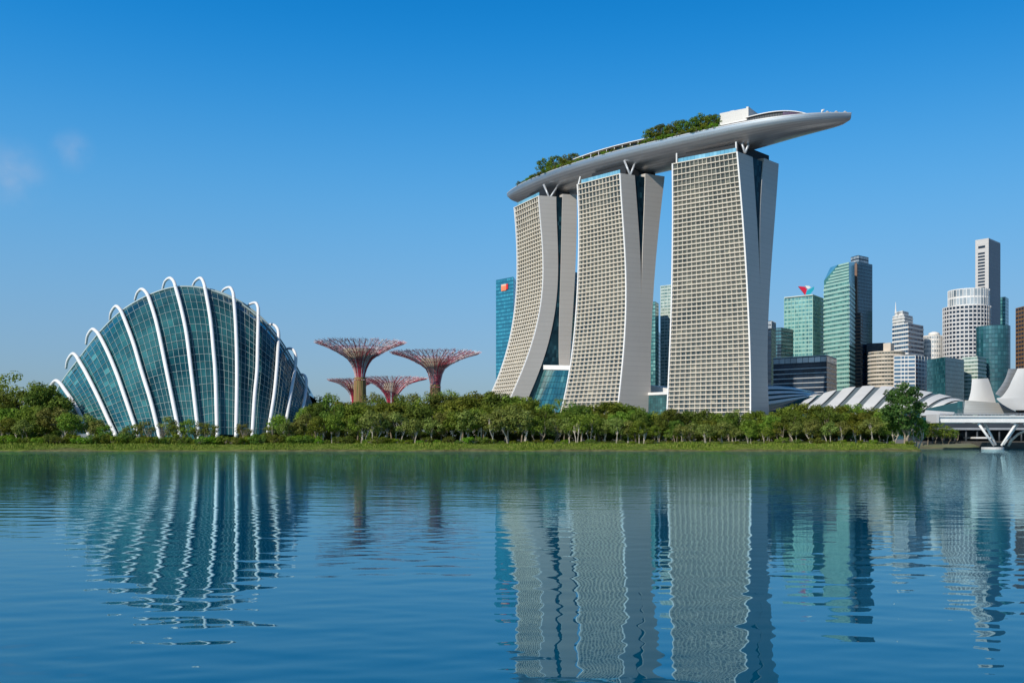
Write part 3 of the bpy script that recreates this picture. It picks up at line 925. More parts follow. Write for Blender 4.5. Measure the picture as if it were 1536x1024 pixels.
def supertree(label, cx, Y, prof, trunk_r, neck_py, lip, seed):
    """prof: (photo row, radius in photo px) from the neck up to the rim"""
    rg = random.Random(seed)
    k = Y / F
    c = at(cx, 656, Y); c.z = gz(c.x, Y)
    root = thing("steel_tree_tower", label, "tree tower", c, "steel tree towers behind the shore trees")
    zn = zat(neck_py, Y)
    b = MB(); n = 20
    ring = lambda r, z, j: [c.x + r * math.cos(2 * math.pi * i / n) * (1 + .05 * math.sin(i * 5 + j)) for i in range(n)]
    rows = []
    for j, (f, r) in enumerate(((0, trunk_r * 1.18), (.3, trunk_r * 1.08), (.6, trunk_r), (.85, trunk_r * .93), (1, trunk_r * .88))):
        z = c.z + (zn - c.z) * f
        rows.append([(c.x + r * k * math.cos(2 * math.pi * i / n) * (1 + .06 * (i % 2)), Y + r * k * math.sin(2 * math.pi * i / n) * (1 + .06 * (i % 2)), z) for i in range(n + 1)])
    b.grid(rows, flip=False)
    b.build("planted_trunk", M['planted'], root)
    zt = [(zat(py, Y), r * k) for py, r in prof]          # neck to rim
    def rad(z):
        for (z0, r0), (z1, r1) in zip(zt, zt[1:]):
            if z <= z1: return r0 + (r1 - r0) * max(0, (z - z0)) / (z1 - z0)
        return zt[-1][1]
    # pale core funnel inside the rods
    lz, lr = zat(lip[0], Y), lip[1] * k
    rows = []
    for j in range(9):
        z = zn - 4 + (lz - zn + 4) * j / 8
        r = min(lr, rad(z) * .95) if j < 8 else lr
        rows.append([(c.x + r * math.cos(2 * math.pi * i / 40), Y + r * math.sin(2 * math.pi * i / 40), z) for i in range(41)])
    b = MB(); b.grid(rows); b.build("core_funnel", M['core'], root, smooth=True)
    # rods: run up the trunk, flare and fork towards the rim
    b = MB(); NRD = 44
    rim_z, rim_r = zt[-1]
    for i in range(NRD):
        a = 2 * math.pi * i / NRD + rg.uniform(-.03, .03)
        pts, rr = [], []
        pts.append((c.x + trunk_r * .97 * k * math.cos(a), Y + trunk_r * .97 * k * math.sin(a), zn - 1.2)); rr.append(.15)
        for (z, r) in zt:
            pts.append((c.x + r * math.cos(a), Y + r * math.sin(a), z)); rr.append(.13 if r < rim_r * .3 else .16)
        b.tube(pts, [q * (Y / 430) for q in rr], 4, rnd=rg.uniform(0, .3) if rg.random() < .55 else rg.uniform(.5, 1.0), cap=False)
    b.build("canopy_rods", M['lattice'], root)
    b = MB()
    for zf in (.12, .3, .5, .7, .85):
        z = zt[0][0] + (rim_z - zt[0][0]) * zf; r = rad(z)
        b.tube([(c.x + r * math.cos(2 * math.pi * i / 36), Y + r * math.sin(2 * math.pi * i / 36), z) for i in range(37)], .09, 4, rnd=.2, cap=False)
    b.build("ring_hoops", M['lattice'], root)
    b = MB()
    for i in range(2600):
        a = rg.uniform(0, 2 * math.pi); f = math.sqrt(rg.uniform(.12, 1))
        r = rim_r * f
        z = next((z0 + (z1 - z0) * (r - r0) / max(.01, r1 - r0) for (z0, r0), (z1, r1) in zip(zt, zt[1:]) if r0 <= r <= r1), rim_z)
        p = Vector((c.x + r * math.cos(a), Y + r * math.sin(a), z))
        L = rg.uniform(1.2, 3.0) * (1 - .45 * f)
        da = a + rg.uniform(-.9, .9)
        q = p + Vector((math.cos(da) * L, math.sin(da) * L, rg.uniform(.2, 1.0) * L * .9))
        if q.z > rim_z + .9: q.z = rim_z + rg.uniform(.1, .9)
        b.tube([p, q], [.07, .045], 3, rnd=.25 + .75 * rg.random() ** .8, cap=False)
    b.build("canopy_twigs", M['lattice'], root)
supertree("tallest steel tree tower, with a wide red-edged canopy and brown planted trunk", 540, 430,
          [(568, 6.8), (560, 8), (552, 10.5), (545, 14), (538.7, 18.5), (533, 26), (528, 34), (523, 44), (518.5, 54.5), (514.5, 66)], 9.2, 566, (524, 26), 1)
supertree("steel tree tower standing nearest the curved hotel tower, red-edged canopy", 653, 450,
          [(579, 7.0), (570, 8.5), (561, 10.5), (553, 14.5), (547, 22), (542, 31), (537.5, 41), (534, 51), (530, 65.5)], 8.6, 577, (538.5, 22), 2)
supertree("short far steel tree tower seen between the two larger ones, pink canopy", 587, 560,
          [(612, 5.5), (604, 6.2), (596, 8.2), (590, 11.5), (583, 17), (577.5, 23), (573.5, 32), (570.5, 42), (568, 53)], 6.0, 611, (574, 11), 3)
supertree("short far steel tree tower half hidden behind the tallest tower's trunk", 531, 570,
          [(612, 3.6), (602, 4.2), (594, 5.5), (588, 8), (582, 13), (577, 18.5), (573.5, 27), (570.5, 38)], 4.5, 611, (576, 10), 4)

# ------------------------------------------------------------------ city skyline
def quadplan(L, N, Rr):
    l, n, r = [Vector(((px - HX) / F * Y, Y)) for px, Y in (L, N, Rr)]
    return [tuple(l), tuple(n), tuple(r), tuple(l + r - n)]
def roundplan(px, rpx, Y, n=28):
    c = ((px - HX) / F * Y, Y); r = rpx * Y / F
    return [(c[0] + r * math.cos(2 * math.pi * i / n), c[1] + r * math.sin(2 * math.pi * i / n)) for i in range(n)]
def cutplan(plan, c):
    """chamfer every corner of a plan by c metres"""
    out = []; n = len(plan)
    for i in range(n):
        p, a, b_ = Vector(plan[i]), Vector(plan[i - 1]), Vector(plan[(i + 1) % n])
        out += [tuple(p + (a - p).normalized() * c), tuple(p + (b_ - p).normalized() * c)]
    return out

def storeys(root, plan, z0, z1, fh, ratio, gl, wall, pane=3.0, proud=.06, slab=0.0, mull=0.0, mullmat=None, lift=.5, skip=(), wname="wall", slabmat=None, rpow=1.0, mw=.22):
    """a block: wall prism, one window band per storey, optional projecting slabs and upright mullions"""
    b = MB(); b.prism(plan, z0, z1); b.build(wname, wall, root)
    cen = Vector((sum(p[0] for p in plan) / len(plan), sum(p[1] for p in plan) / len(plan)))
    n = len(plan)
    edges = []
    for i in range(n):
        if i in skip: continue
        a, c = Vector(plan[i]), Vector(plan[(i + 1) % n])
        nr = Vector((c.y - a.y, a.x - c.x)).normalized()
        mid = (a + c) / 2
        if nr.dot(mid.normalized()) > .25: continue       # faces well away from the bay
        edges.append((a, c, nr))
    k = 0; zz = z1
    zlow = max(z0, 14)
    bands = []
    while zz - fh > zlow and k < 99:
        bands.append((zz - fh + fh * (1 - ratio) * lift, zz - fh + fh * (1 - ratio) * lift + fh * ratio)); zz -= fh; k += 1
    for (b0, b1) in bands:
        b = MB()
        for a, c, nr in edges:
            L = (c - a).length; m = max(1, round(L / pane))
            if L < .4: continue
            o = nr * proud
            for j in range(m):
                p, q = a.lerp(c, (j + .04) / m) + o, a.lerp(c, (j + .96) / m) + o
                b.quad((p.x, p.y, b0), (q.x, q.y, b0), (q.x, q.y, b1), (p.x, p.y, b1), rnd=random.random() ** rpow)
        b.build("window_band", gl, root)
    if slab:
        for (b0, b1), (c0, c1) in zip(bands, bands[1:]):
            b = MB()
            for a, c, nr in edges:
                o = nr * slab
                b.hexa([(a.x, a.y, c1 + .02), (c.x, c.y, c1 + .02), (c.x + o.x, c.y + o.y, c1 + .02), (a.x + o.x, a.y + o.y, c1 + .02),
                        (a.x, a.y, b0 - .02), (c.x, c.y, b0 - .02), (c.x + o.x, c.y + o.y, b0 - .02), (a.x + o.x, a.y + o.y, b0 - .02)])
            b.build("floor_ledge", slabmat or wall, root)
    if mull:
        b = MB()
        zb = bands[-1][0] if bands else z0
        for a, c, nr in edges:
            L = (c - a).length; m = max(1, round(L / mull)); t = (c - a).normalized() * mw; o = nr * .3
            if L < 1.5: continue
            for j in range(m + 1):
                p = a.lerp(c, j / m)
                b.hexa([(p.x - t.x, p.y - t.y, zb), (p.x + t.x, p.y + t.y, zb), (p.x + t.x + o.x, p.y + t.y + o.y, zb), (p.x - t.x + o.x, p.y - t.y + o.y, zb),
                        (p.x - t.x, p.y - t.y, z1), (p.x + t.x, p.y + t.y, z1), (p.x + t.x + o.x, p.y + t.y + o.y, z1), (p.x - t.x + o.x, p.y - t.y + o.y, z1)])
        b.build("mullions", mullmat or wall, root)

def bld(name, label, plan, cat="office tower"):
    c = (sum(p[0] for p in plan) / len(plan), sum(p[1] for p in plan) / len(plan))
    return thing(name, label, cat, (c[0], c[1], 3.0), "city buildings behind the hotel")

M['aqua'] = glass("aqua_glass", [(0, (.015, .09, .10)), (.5, (.05, .22, .22)), (1, (.20, .42, .38))], .10)
M['green'] = glass("green_glass", [(0, (.03, .15, .13)), (.5, (.08, .28, .23)), (1, (.22, .45, .36))], .12)
M['greend'] = glass("deep_green_glass", [(0, (.012, .07, .07)), (.6, (.03, .15, .13)), (1, (.12, .32, .26))], .12)
M['navyb'] = glass("navy_blue_glass", [(0, (.006, .022, .045)), (.6, (.012, .045, .085)), (1, (.03, .085, .13))], .12)
M['greenw'] = plain("green_spandrel", (.32, .50, .42), .35, .08)
M['cyan'] = glass("cyan_glass", [(0, (.010, .12, .20)), (.5, (.015, .19, .29)), (1, (.04, .30, .40))], .12)
M['cyand'] = plain("cyan_spandrel", (.012, .11, .18), .25, .1)
M['ink'] = glass("ink_glass", [(0, (.006, .012, .025)), (.6, (.014, .03, .055)), (1, (.030, .052, .08))], .22, .3)
M['inkw'] = plain("ink_wall", (.018, .028, .045), .35, .15)
M['brown'] = plain("brown_stone", (.17, .105, .075), .6, .15)
M['beige'] = plain("beige_concrete", (.58, .50, .40), .65, .07)
M['tealw'] = plain("teal_spandrel", (.015, .075, .09), .25, .12)
M['teal'] = glass("teal_glass", [(0, (.006, .045, .06)), (.6, (.014, .085, .105)), (1, (.05, .17, .19))], .08)
M['mint'] = glass("mint_glass", [(0, (.05, .12, .10)), (.5, (.14, .24, .20)), (1, (.38, .46, .40))], .15)
M['mintw'] = plain("mint_wall", (.52, .58, .52), .5, .08)
M['stone'] = panelled("grey_stone", (.52, .50, .475), 4.0, .6, 0)
M['stoned'] = panelled("dark_grey_stone", (.30, .30, .31), 4.0, .6, 0)
M['bronze'] = plain("bronze_wall", (.20, .11, .05), .45, .15)
M['palew'] = plain("pale_grey_wall", (.56, .545, .53), .5, .06)
M['silver'] = glass("silver_glass", [(0, (.10, .14, .17)), (.5, (.25, .30, .33)), (1, (.55, .58, .58))], .15)
M['bluew'] = glass("blue_window", [(0, (.010, .035, .085)), (.6, (.02, .08, .16)), (1, (.08, .18, .28))], .1)

# blue tower beside the curved hotel tower
p = quadplan((744, 960), (770, 940), (776, 975))
r = bld("office_tower", "blue glass tower with a small red sign, beside the curved hotel tower", p)
storeys(r, p, 3, zat(415, 940), 3.6, .62, M['cyan'], M['cyand'], 2.4)
a_, b_ = Vector(p[0]), Vector(p[1]); nn_ = Vector((b_.y - a_.y, a_.x - b_.x)).normalized()
sg = MB()
for (f0, f1, y0, y1, m_) in ((.34, .62, 435, 427.5, 0), (.62, .72, 433.5, 425.5, 1), (.34, .62, 427.5, 425.2, 2)):
    P0, P1 = a_.lerp(b_, f0) + nn_ * .15, a_.lerp(b_, f1) + nn_ * .15
    Q0, Q1 = P0 + nn_ * .7, P1 + nn_ * .7
    z0_, z1_ = zat(y0, 945), zat(y1, 945)
    sg.hexa([(Q0.x, Q0.y, z0_), (Q1.x, Q1.y, z0_), (P1.x, P1.y, z0_), (P0.x, P0.y, z0_), (Q0.x, Q0.y, z1_), (Q1.x, Q1.y, z1_), (P1.x, P1.y, z1_), (P0.x, P0.y, z1_)], m=m_)
tag(sg.build("wall_sign", [plain("sign_orange", (.75, .22, .10), .5), plain("sign_red", (.62, .03, .03), .5), plain("sign_pale", (.75, .42, .30), .5)], org=(P0.x, P0.y, z0_)),
    "small red and orange block logo high on the blue glass tower", "sign")

def simple(label, L, N, Rr, top, fh, ratio, gl, wl, pane=3.0, name="office_tower", **kw):
    p = quadplan(L, N, Rr)
    r = bld(name, label, p)
    storeys(r, p, 3, zat(top, N[1]), fh, ratio, M[gl], M[wl], pane, **kw)
    return r, p

simple("dark blue tower glimpsed through the gap between curved and middle hotel towers", (836, 900), (858, 890), (874, 905), 407, 3.6, .7, 'navy', 'inkw')
simple("teal glass sliver of a tower right behind the middle hotel tower", (958, 940), (983, 930), (988, 945), 452, 3.4, .72, 'aqua', 'tealw', 2.2)
simple("low dark navy tower between the teal sliver and the pale tower", (968, 990), (987, 980), (991, 1000), 497, 3.6, .7, 'navy', 'inkw')
r, p = simple("pale grey green glass tower half behind the straight hotel tower", (991, 960), (1024, 945), (1042, 970), 425, 3.1, .66, 'mint', 'mintw', 2.0, mull=4.0, mullmat=M['mintw'])

# right of the straight tower
r, p = simple("slim navy tower with a pale gridded top, beside the straight hotel tower", (1138, 900), (1157, 890), (1163.5, 905), 494, 3.4, .7, 'ink', 'inkw')
storeys(r, [tuple(Vector(q) * .999) for q in p], zat(494, 890) + .05, zat(481, 890), 3.6, .7, M['silver'], M['inkw'], 2.2, mull=2.4, mullmat=M['steel'], wname="crown_wall")
simple("low dark teal block between the slim navy tower and the aqua sign tower", (1160, 935), (1172, 930), (1190, 950), 491, 3.2, .7, 'teal', 'inkw', 2.5)
r, p = simple("aqua glass tower carrying a red white and blue sign on its roof", (1176.5, 1010), (1219, 990), (1236, 1020), 443, 4.0, .66, 'aqua', 'greenw', 2.2, mull=3.6, mullmat=M['greenw'])
b = MB(); Q = [Vector((*q, 0)) for q in p]
b.prism([tuple(Vector(q) * .9985) for q in p], zat(443, 990) + .02, zat(441.6, 990)); b.build("roof_rim", M['mintw'], r)
# logo on the roof
YS = 996
def plate(b, pts, m, th=2.2):
    f = [at(x, y, YS) for x, y in pts]; k = [q + Vector((.3, th, 0)) for q in f]
    n = len(f); b.add(f + k, [tuple(range(n)), tuple(range(2 * n - 1, n - 1, -1))] + [((i + 1) % n, i, n + i, n + (i + 1) % n) for i in range(n)], m=m)
b = MB()
plate(b, [(1197.5, 429.3), (1207, 430), (1210.5, 434), (1208, 442.2)], 0)
plate(b, [(1207.3, 428.4), (1213, 428.6), (1216.6, 431), (1212, 433.3), (1210.3, 432.4)], 1)
plate(b, [(1210.8, 436), (1221.2, 429.6), (1221, 434), (1214, 443), (1208.6, 442.8)], 2)
b.box(*(lambda q: (q.x - .5, q.x + .5, YS + .5, YS + 1.5, zat(444, YS), zat(441, YS)))(at(1210, 443, YS)), m=1)
tag(b.build("rooftop_sign", [plain("sign_crimson", (.62, .015, .05), .45, .04), plain("sign_white", (.8, .78, .74), .45, .03), plain("sign_blue", (.02, .36, .46), .45, .04)], org=at(1210, 443, YS)),
    "angular red, white and light blue logo on the aqua tower's roof", "sign")

# green tower with a chamfered top
p = quadplan((1236, 985), (1273.5, 950), (1282, 985))
a_, b_, c_, d_ = [Vector(q) for q in p]
pp = [tuple(a_), tuple(a_.lerp(b_, .24)), tuple(a_.lerp(b_, .56)), tuple(b_), tuple(c_), tuple(d_)]
r = bld("office_tower", "green banded glass tower with a chamfered sloping roof corner", pp)
storeys(r, pp, 3, zat(422, 960), 4.3, .50, M['greend'], M['greenw'], 3.4, slab=.55, lift=.2)
zt_ = [zat(421, 985), zat(411, 976), zat(396.5, 963), zat(393.5, 950), zat(392.5, 985), zat(396, 1000)]
b = MB(); b.prism(pp, zat(422, 960) + .01, zt_); b.build("sloping_crown", M['greend'], r)
for j in range(6):
    b = MB(); z0_ = zat(419 - j * 4.4, 955); z1_ = z0_ + 1.6
    s0 = a_.lerp(b_, (.10, .20, .27, .38, .47, .60)[j]); s1 = b_
    nr = Vector((s1.y - s0.y, s0.x - s1.x)).normalized() * .4
    b.hexa([(s0.x, s0.y, z0_), (s1.x, s1.y, z0_), (s1.x + nr.x, s1.y + nr.y, z0_), (s0.x + nr.x, s0.y + nr.y, z0_), (s0.x, s0.y, z1_), (s1.x, s1.y, z1_), (s1.x + nr.x, s1.y + nr.y, z1_), (s0.x + nr.x, s0.y + nr.y, z1_)])
    b.build("crown_ledge", M['greenw'], r)
# dark tower behind it, with brown strip and step
p = cutplan(quadplan((1272, 1030), (1286, 1010), (1310, 1030)), 2.0)
r = bld("office_tower", "tallest dark navy tower, stepped, with a brown stone strip, behind the green tower", p)
storeys(r, p, 3, zat(392, 1010), 3.5, .84, M['navyb'], M['inkw'], 3.0)
p2 = cutplan(quadplan((1275, 1032), (1287, 1018), (1304, 1032)), 1.5)
storeys(r, p2, zat(392, 1010) + .02, zat(381, 1012), 3.6, .6, M['silver'], M['inkw'], 3.0, wname="crown_wall")
p3 = quadplan((1279.5, 1005), (1291, 1001), (1294, 1012))
storeys(r, p3, 3, zat(469, 1003), 3.5, .42, M['ink'], M['brown'], 3.0, wname="brown_bay")
p3 = quadplan((1281, 1006), (1285.5, 1004), (1287, 1014))
b = MB(); b.prism(p3, zat(469, 1003), zat(394, 1003)); b.build("brown_strip", M['brown'], r)
simple("low navy block filling the gap right of the tallest dark tower", (1300, 1015), (1326, 1008), (1338, 1025), 514, 3.6, .7, 'ink', 'inkw')
# long striped block
p = quadplan((1160, 800), (1240, 770), (1255, 805))
r = bld("office_block", "long low black office block with pale horizontal bands", p, "office block")
storeys(r, p, 3, zat(545, 780), 3.75, .80, M['ink'], M['inkw'], 5.0, slab=.3, slabmat=M['steel'])
storeys(r, [tuple(Vector(q) * .9995) for q in p], zat(545, 780) + .01, zat(534.5, 780), 5.4, .72, M['silver'], M['inkw'], 5.0, wname="top_wall", rpow=.6)
b = MB(); b.prism(p, zat(534.5, 780) + .01, zat(533.4, 780)); b.build("roof_edge", M['mintw'], r)
# beige curved balconies
p = roundplan(1330, 26, 900, 40)
p = [q for q in p]
r = bld("apartment_block", "beige apartment block with curved stacked balconies", p, "apartment block")
storeys(r, p, 3, zat(526, 885), 3.45, .50, M['win'], M['beige'], 3.0, slab=.5)
pb = quadplan((1325, 890), (1336, 884), (1341, 900))
b = MB(); b.prism(pb, zat(526, 885), zat(514, 885)); b.build("stair_tower", M['beige'], r)
# white and blue tower with mast
p = quadplan((1338.5, 960), (1362, 940), (1385, 965))
r = bld("office_tower", "white and blue stepped tower with a thin mast on its crown", p)
storeys(r, p, 3, zat(484, 940), 4.1, .58, M['bluew'], M['white'], 3.0, slab=.4)
p2 = quadplan((1339, 962), (1356, 946), (1369, 962)); storeys(r, p2, zat(484, 940) + .02, zat(471, 945), 2.9, .5, M['silver'], M['white'], 3.0, slab=.5, wname="crown_wall")
p2 = quadplan((1342, 964), (1354, 952), (1363, 964)); storeys(r, p2, zat(471, 945) + .02, zat(465, 948), 2.9, .5, M['silver'], M['white'], 3.0, wname="crown_wall")
b = MB(); b.tube([at(1343.5, 470, 955), at(1343.5, 463, 955), at(1343.5, 453, 955)], [.9, .5, .15], 6); b.build("mast", M['white'], r)
p2 = quadplan((1341, 880), (1373, 872), (1391, 892))
r = bld("office_block", "white framed blue glass block at the foot of the mast tower", p2, "office block")
storeys(r, p2, 3, zat(533, 875), 3.5, .66, M['bluew'], M['white'], 5.5, slab=.2, mull=7, mullmat=M['white'])
p = roundplan(1399, 13, 985, 24)
r = bld("office_tower", "slim white gridded tower with a rounded cap", p)
storeys(r, p, 3, zat(502, 975), 4.4, .55, M['silver'], M['white'], 2.6, mull=3.5, mullmat=M['white'])
b = MB(); c_ = at(1401, 502, 985)
b.tube([c_ + Vector((0, 0, -.5)), c_ + Vector((0, 0, 1.6)), c_ + Vector((0, 0, 3))], [5.5, 5, 1.5], 20); b.build("round_cap", M['white'], r, smooth=True)
# big white gridded round tower
p = roundplan(1450, 33, 960, 36)
r = bld("office_tower", "broad rounded white tower with regular windows and a silver glass crown", p)
storeys(r, p, 3, zat(457, 940), 3.9, .60, M['ink'], M['palew'], 6.4, mull=6.6, mullmat=M['palew'], mw=.42)
p2 = roundplan(1453, 28.5, 962, 36)
storeys(r, p2, zat(457, 940) + .02, zat(431, 942), 8.0, .8, M['silver'], M['white'], 3.0, mull=5.5, mullmat=M['white'], wname="crown_wall", rpow=.7)
# tall grey slab
p = quadplan((1463, 996), (1483, 985), (1500.5, 1010))
r = bld("office_tower", "tallest grey stone tower with a slotted pale face and plain dark side", p)
b = MB(); b.prism(p, 3, zat(357, 985)); b.build("wall", M['stone'], r)
a_, b_ = Vector(p[0]), Vector(p[1]); nr = Vector((b_.y - a_.y, a_.x - b_.x)).normalized() * .12
for j in range(25):
    py = 380 + j * 4.7
    P0, P1 = a_.lerp(b_, .2) + nr, a_.lerp(b_, .72) + nr
    b = MB(); b.quad((P0.x, P0.y, zat(py + 2.6, 995)), (P1.x, P1.y, zat(py + 2.6, 995)), (P1.x, P1.y, zat(py, 995)), (P0.x, P0.y, zat(py, 995)), rnd=.3); b.build("window_band", M['ink'], r)
P0, P1 = a_.lerp(b_, .22) + nr, a_.lerp(b_, .74) + nr
b = MB(); b.quad((P0.x, P0.y, zat(373.5, 995)), (P1.x, P1.y, zat(372, 990)), (P1.x, P1.y, zat(368.5, 990)), (P0.x, P0.y, zat(370, 995)), rnd=0); b.build("plant_slot", M['ink'], r)
a2, b2 = Vector(p[1]), Vector(p[2]); n2 = Vector((b2.y - a2.y, a2.x - b2.x)).normalized() * .1
b = MB(); P0, P1 = a2 + n2, b2 + n2
b.quad((P0.x, P0.y, 10), (P1.x, P1.y, 10), (P1.x, P1.y, zat(359, 985)), (P0.x, P0.y, zat(359, 985))); b.build("side_cladding", M['stoned'], r)
simple("narrow teal tower peeking out behind the tall grey stone tower", (1488, 1060), (1508, 1050), (1513, 1065), 445, 3.6, .7, 'aqua', 'tealw', 2.5)
# dark teal drum
p = roundplan(1489.5, 23.5, 870, 36)
r = bld("office_tower", "dark teal glass drum shaped tower in front of the white round tower", p)
storeys(r, p, 3, zat(486, 850), 3.7, .80, M['teal'], M['tealw'], 2.6, rpow=1.6)
simple("flat topped teal glass box with a sharp corner, lower than its neighbours", (1390.5, 830), (1418, 800), (1446, 830), 535, 3.4, .82, 'teal', 'tealw', 2.2, name="office_block")
simple("pale mint green banded block between teal box and teal drum", (1443, 850), (1466, 838), (1479, 855), 534, 3.2, .52, 'mint', 'mintw', 3.0, name="office_block", slab=.5)
simple("bronze brown tower cut off at the end of the skyline", (1524, 930), (1536, 915), (1560, 935), 459, 3.8, .55, 'ink', 'bronze', 2.6, mull=5.0, mullmat=M['bronze'])

# ------------------------------------------------------------------ shell roofs of the hall by the water
def vault(label, top, bot, Yt, Yb, panels, skew, gap_mat, pan_mat, lengthwise=False):
    x0, x1 = top[0][0], top[-1][0]
    def S(s, t):
        s = min(1, max(0, s))
        px = x0 + (x1 - x0) * s
        yt, yb = interp(top, px), interp(bot, px)
        q0, q1 = at(px, yb, Yb), at(px, yt, Yt)
        e = q0.lerp(q1, t)
        e.z += 0; e.y = Yb + (Yt - Yb) * t ** 1.6
        k = e.y / (Yb + (Yt - Yb) * t)
        return at(px, yb + (yt - yb) * t, e.y)
    root = thing("shell_roof_hall", label, "exhibition hall", S(.5, 0).to_2d().to_3d() + Vector((0, 0, 3)), "shell roofed halls by the water")
    n = 24
    def strip(s0, s1, t0, t1, raise_, name, mat):
        b = MB(); rows = []
        for i in range(n + 1):
            row = []
            for j in range(9):
                if lengthwise: s = i / n; t = t0 + (t1 - t0) * j / 8
                else:
                    t = i / n; s = (s0 + (s1 - s0) * j / 8) + skew * (t - .5)
                p = S(s, t); p.z += raise_; p.y -= raise_
                row.append(p)
            rows.append(row)
        b.grid(rows); return b.build(name, mat, root, smooth=True)
    if lengthwise:
        strip(0, 1, 0, 1, -.5, "roof_gutters", gap_mat)
        for k in range(panels): strip(0, 1, (k + .0) / panels, (k + .62) / panels, 0, "roof_panel", pan_mat)
    else:
        strip(-.2, 1.2, 0, 1, -.5, "roof_gutters", gap_mat)
        for k in range(-1, panels + 1): strip((k + .0) / panels, (k + .66) / panels, 0, 1, 0, "roof_panel", pan_mat)
    b = MB(); rows = [[S(i / n, 0) for i in range(n + 1)], [S(i / n, 0) * 1 - Vector((0, 0, S(i / n, 0).z - 2.8)) for i in range(n + 1)]]
    b.grid(rows); b.build("glass_front", M['teal'], root)
    return root
M['roofw'] = plain("white_roof", (.66, .65, .61), .5, .06, .1)
M['roofg'] = plain("roof_gutter", (.13, .16, .16), .5, .1)
M['roofb'] = plain("blue_grey_roof", (.82, .77, .70), .35, .06, .1)
vault("white striped shell roof spreading behind the tall lone tree", [(1186,612),(1205,601),(1222,593.5),(1245,586.5),(1275,580.5),(1300,578.3),(1335,579),(1365,582.5),(1400,588.5),(1425,594),(1446,600.5)],
      [(1186,613),(1230,620),(1300,622),(1380,615),(1420,606),(1446,601)], 640, 590, 9, .16, M['roofg'], M['roofw'])
vault("blue grey striped shell roof beside the straight hotel tower", [(1140,576),(1165,576.5),(1185,578.5),(1205,582.5),(1220,586.5),(1233,591)],
      [(1140,608),(1160,605),(1190,599.5),(1215,594.5),(1233,591.5)], 680, 655, 4, .1, M['teal'], M['roofb'], True)
p = quadplan((1140, 662), (1190, 655), (1232, 672))
r = bld("hall_base", "dark glazed base under the blue grey shell roof", p, "hall base")
storeys(r, p, 3, zat(611, 655), 4.0, .7, M['navy'], M['dark'], 4.0)
# lower roofs in front of the shell
b = MB(); q = [at(1383, 623, 560), at(1430, 622, 560), at(1432, 618, 575), at(1384, 614.5, 575)]
o_ = Vector((0, 3, -1.0)); b.hexa([v + o_ for v in q] + q)
tag(b.build("terrace_roof", M['roofw'], org=q[0]), "flat pale terrace roof just above the bridge's end block", "roof terrace")
p = quadplan((1436, 560), (1444, 556), (1447, 564))
r = bld("glass_block", "small dark teal glass block at the end of the white shell roof", p, "glass block")
storeys(r, p, 3, zat(601.5, 558), 4.0, .8, M['teal'], M['tealw'], 2.5)

# ------------------------------------------------------------------ lotus shaped museum
def build_museum():
    root = thing("petal_museum", "white museum of upward curving petals behind the bridge", "museum", at(1500, 660, 520))
    M['petal'] = plain("petal_white", (.56, .55, .53), .45, .04, .1)
    M['petalg'] = panelled("petal_side_grey", (.20, .21, .22), 2.2, .5, .1, .8, .2)
    def petal(Lp, Rp, Y, bulge, thick, mat, name):
        n = 12; rows, back = [], []
        L_, R_ = catmull(Lp, 8), catmull(Rp, 8)
        for (a, c) in zip(L_, R_):
            row, br = [], []
            for j in range(n + 1):
                f = j / n; e = math.sin(f * math.pi)
                row.append(at(a[0] + (c[0] - a[0]) * f, a[1] + (c[1] - a[1]) * f, Y - bulge * e))
                br.append(at(a[0] + (c[0] - a[0]) * f, a[1] + (c[1] - a[1]) * f, Y + thick))
            rows.append(row); back.append(br)
        b = MB(); b.grid(rows); b.grid(back, flip=True)
        for i in range(len(rows) - 1):
            for j in (0, n):
                b.quad(rows[i][j], rows[i + 1][j], back[i + 1][j], back[i][j])
        for j in range(n):
            b.quad(rows[0][j], rows[0][j + 1], back[0][j + 1], back[0][j])
        b.build(name, mat, root, smooth=False if name == "petal_side" else True)
    petal([(1458,568.5),(1457.5,575),(1456.5,585),(1454.5,594),(1452,602)], [(1482,567),(1484.5,573),(1488,584),(1491.5,595),(1494,604.5)], 520, 1.5, 12, M['petal'], "petal")
    petal([(1526.5,552.5),(1519,568),(1511.8,582.5),(1502,595),(1495,597.5),(1501.6,604.5),(1510,610),(1519,614.7)], [(1562,551),(1565,565),(1568,578),(1571,590),(1573,597),(1575,604),(1577,610),(1580,615)], 500, 1.2, 14, M['petal'], "petal")
    petal([(1512.6,553),(1509,565),(1503,576.6),(1492.8,590.5)], [(1526.4,552.8),(1518.8,568),(1511.4,582.5),(1501.6,595)], 502.5, 0.4, 9, M['petalg'], "petal_side")
    petal([(1447,600),(1447,607),(1446,614),(1446,622)], [(1500,604),(1512,611),(1522,616),(1530,622)], 515, 3, 10, M['stone2'], "skirt_roof")
M['stone2'] = panelled("grey_skirt", (.42, .42, .40), 1.4, .4, .2, .8, .12)
build_museum()

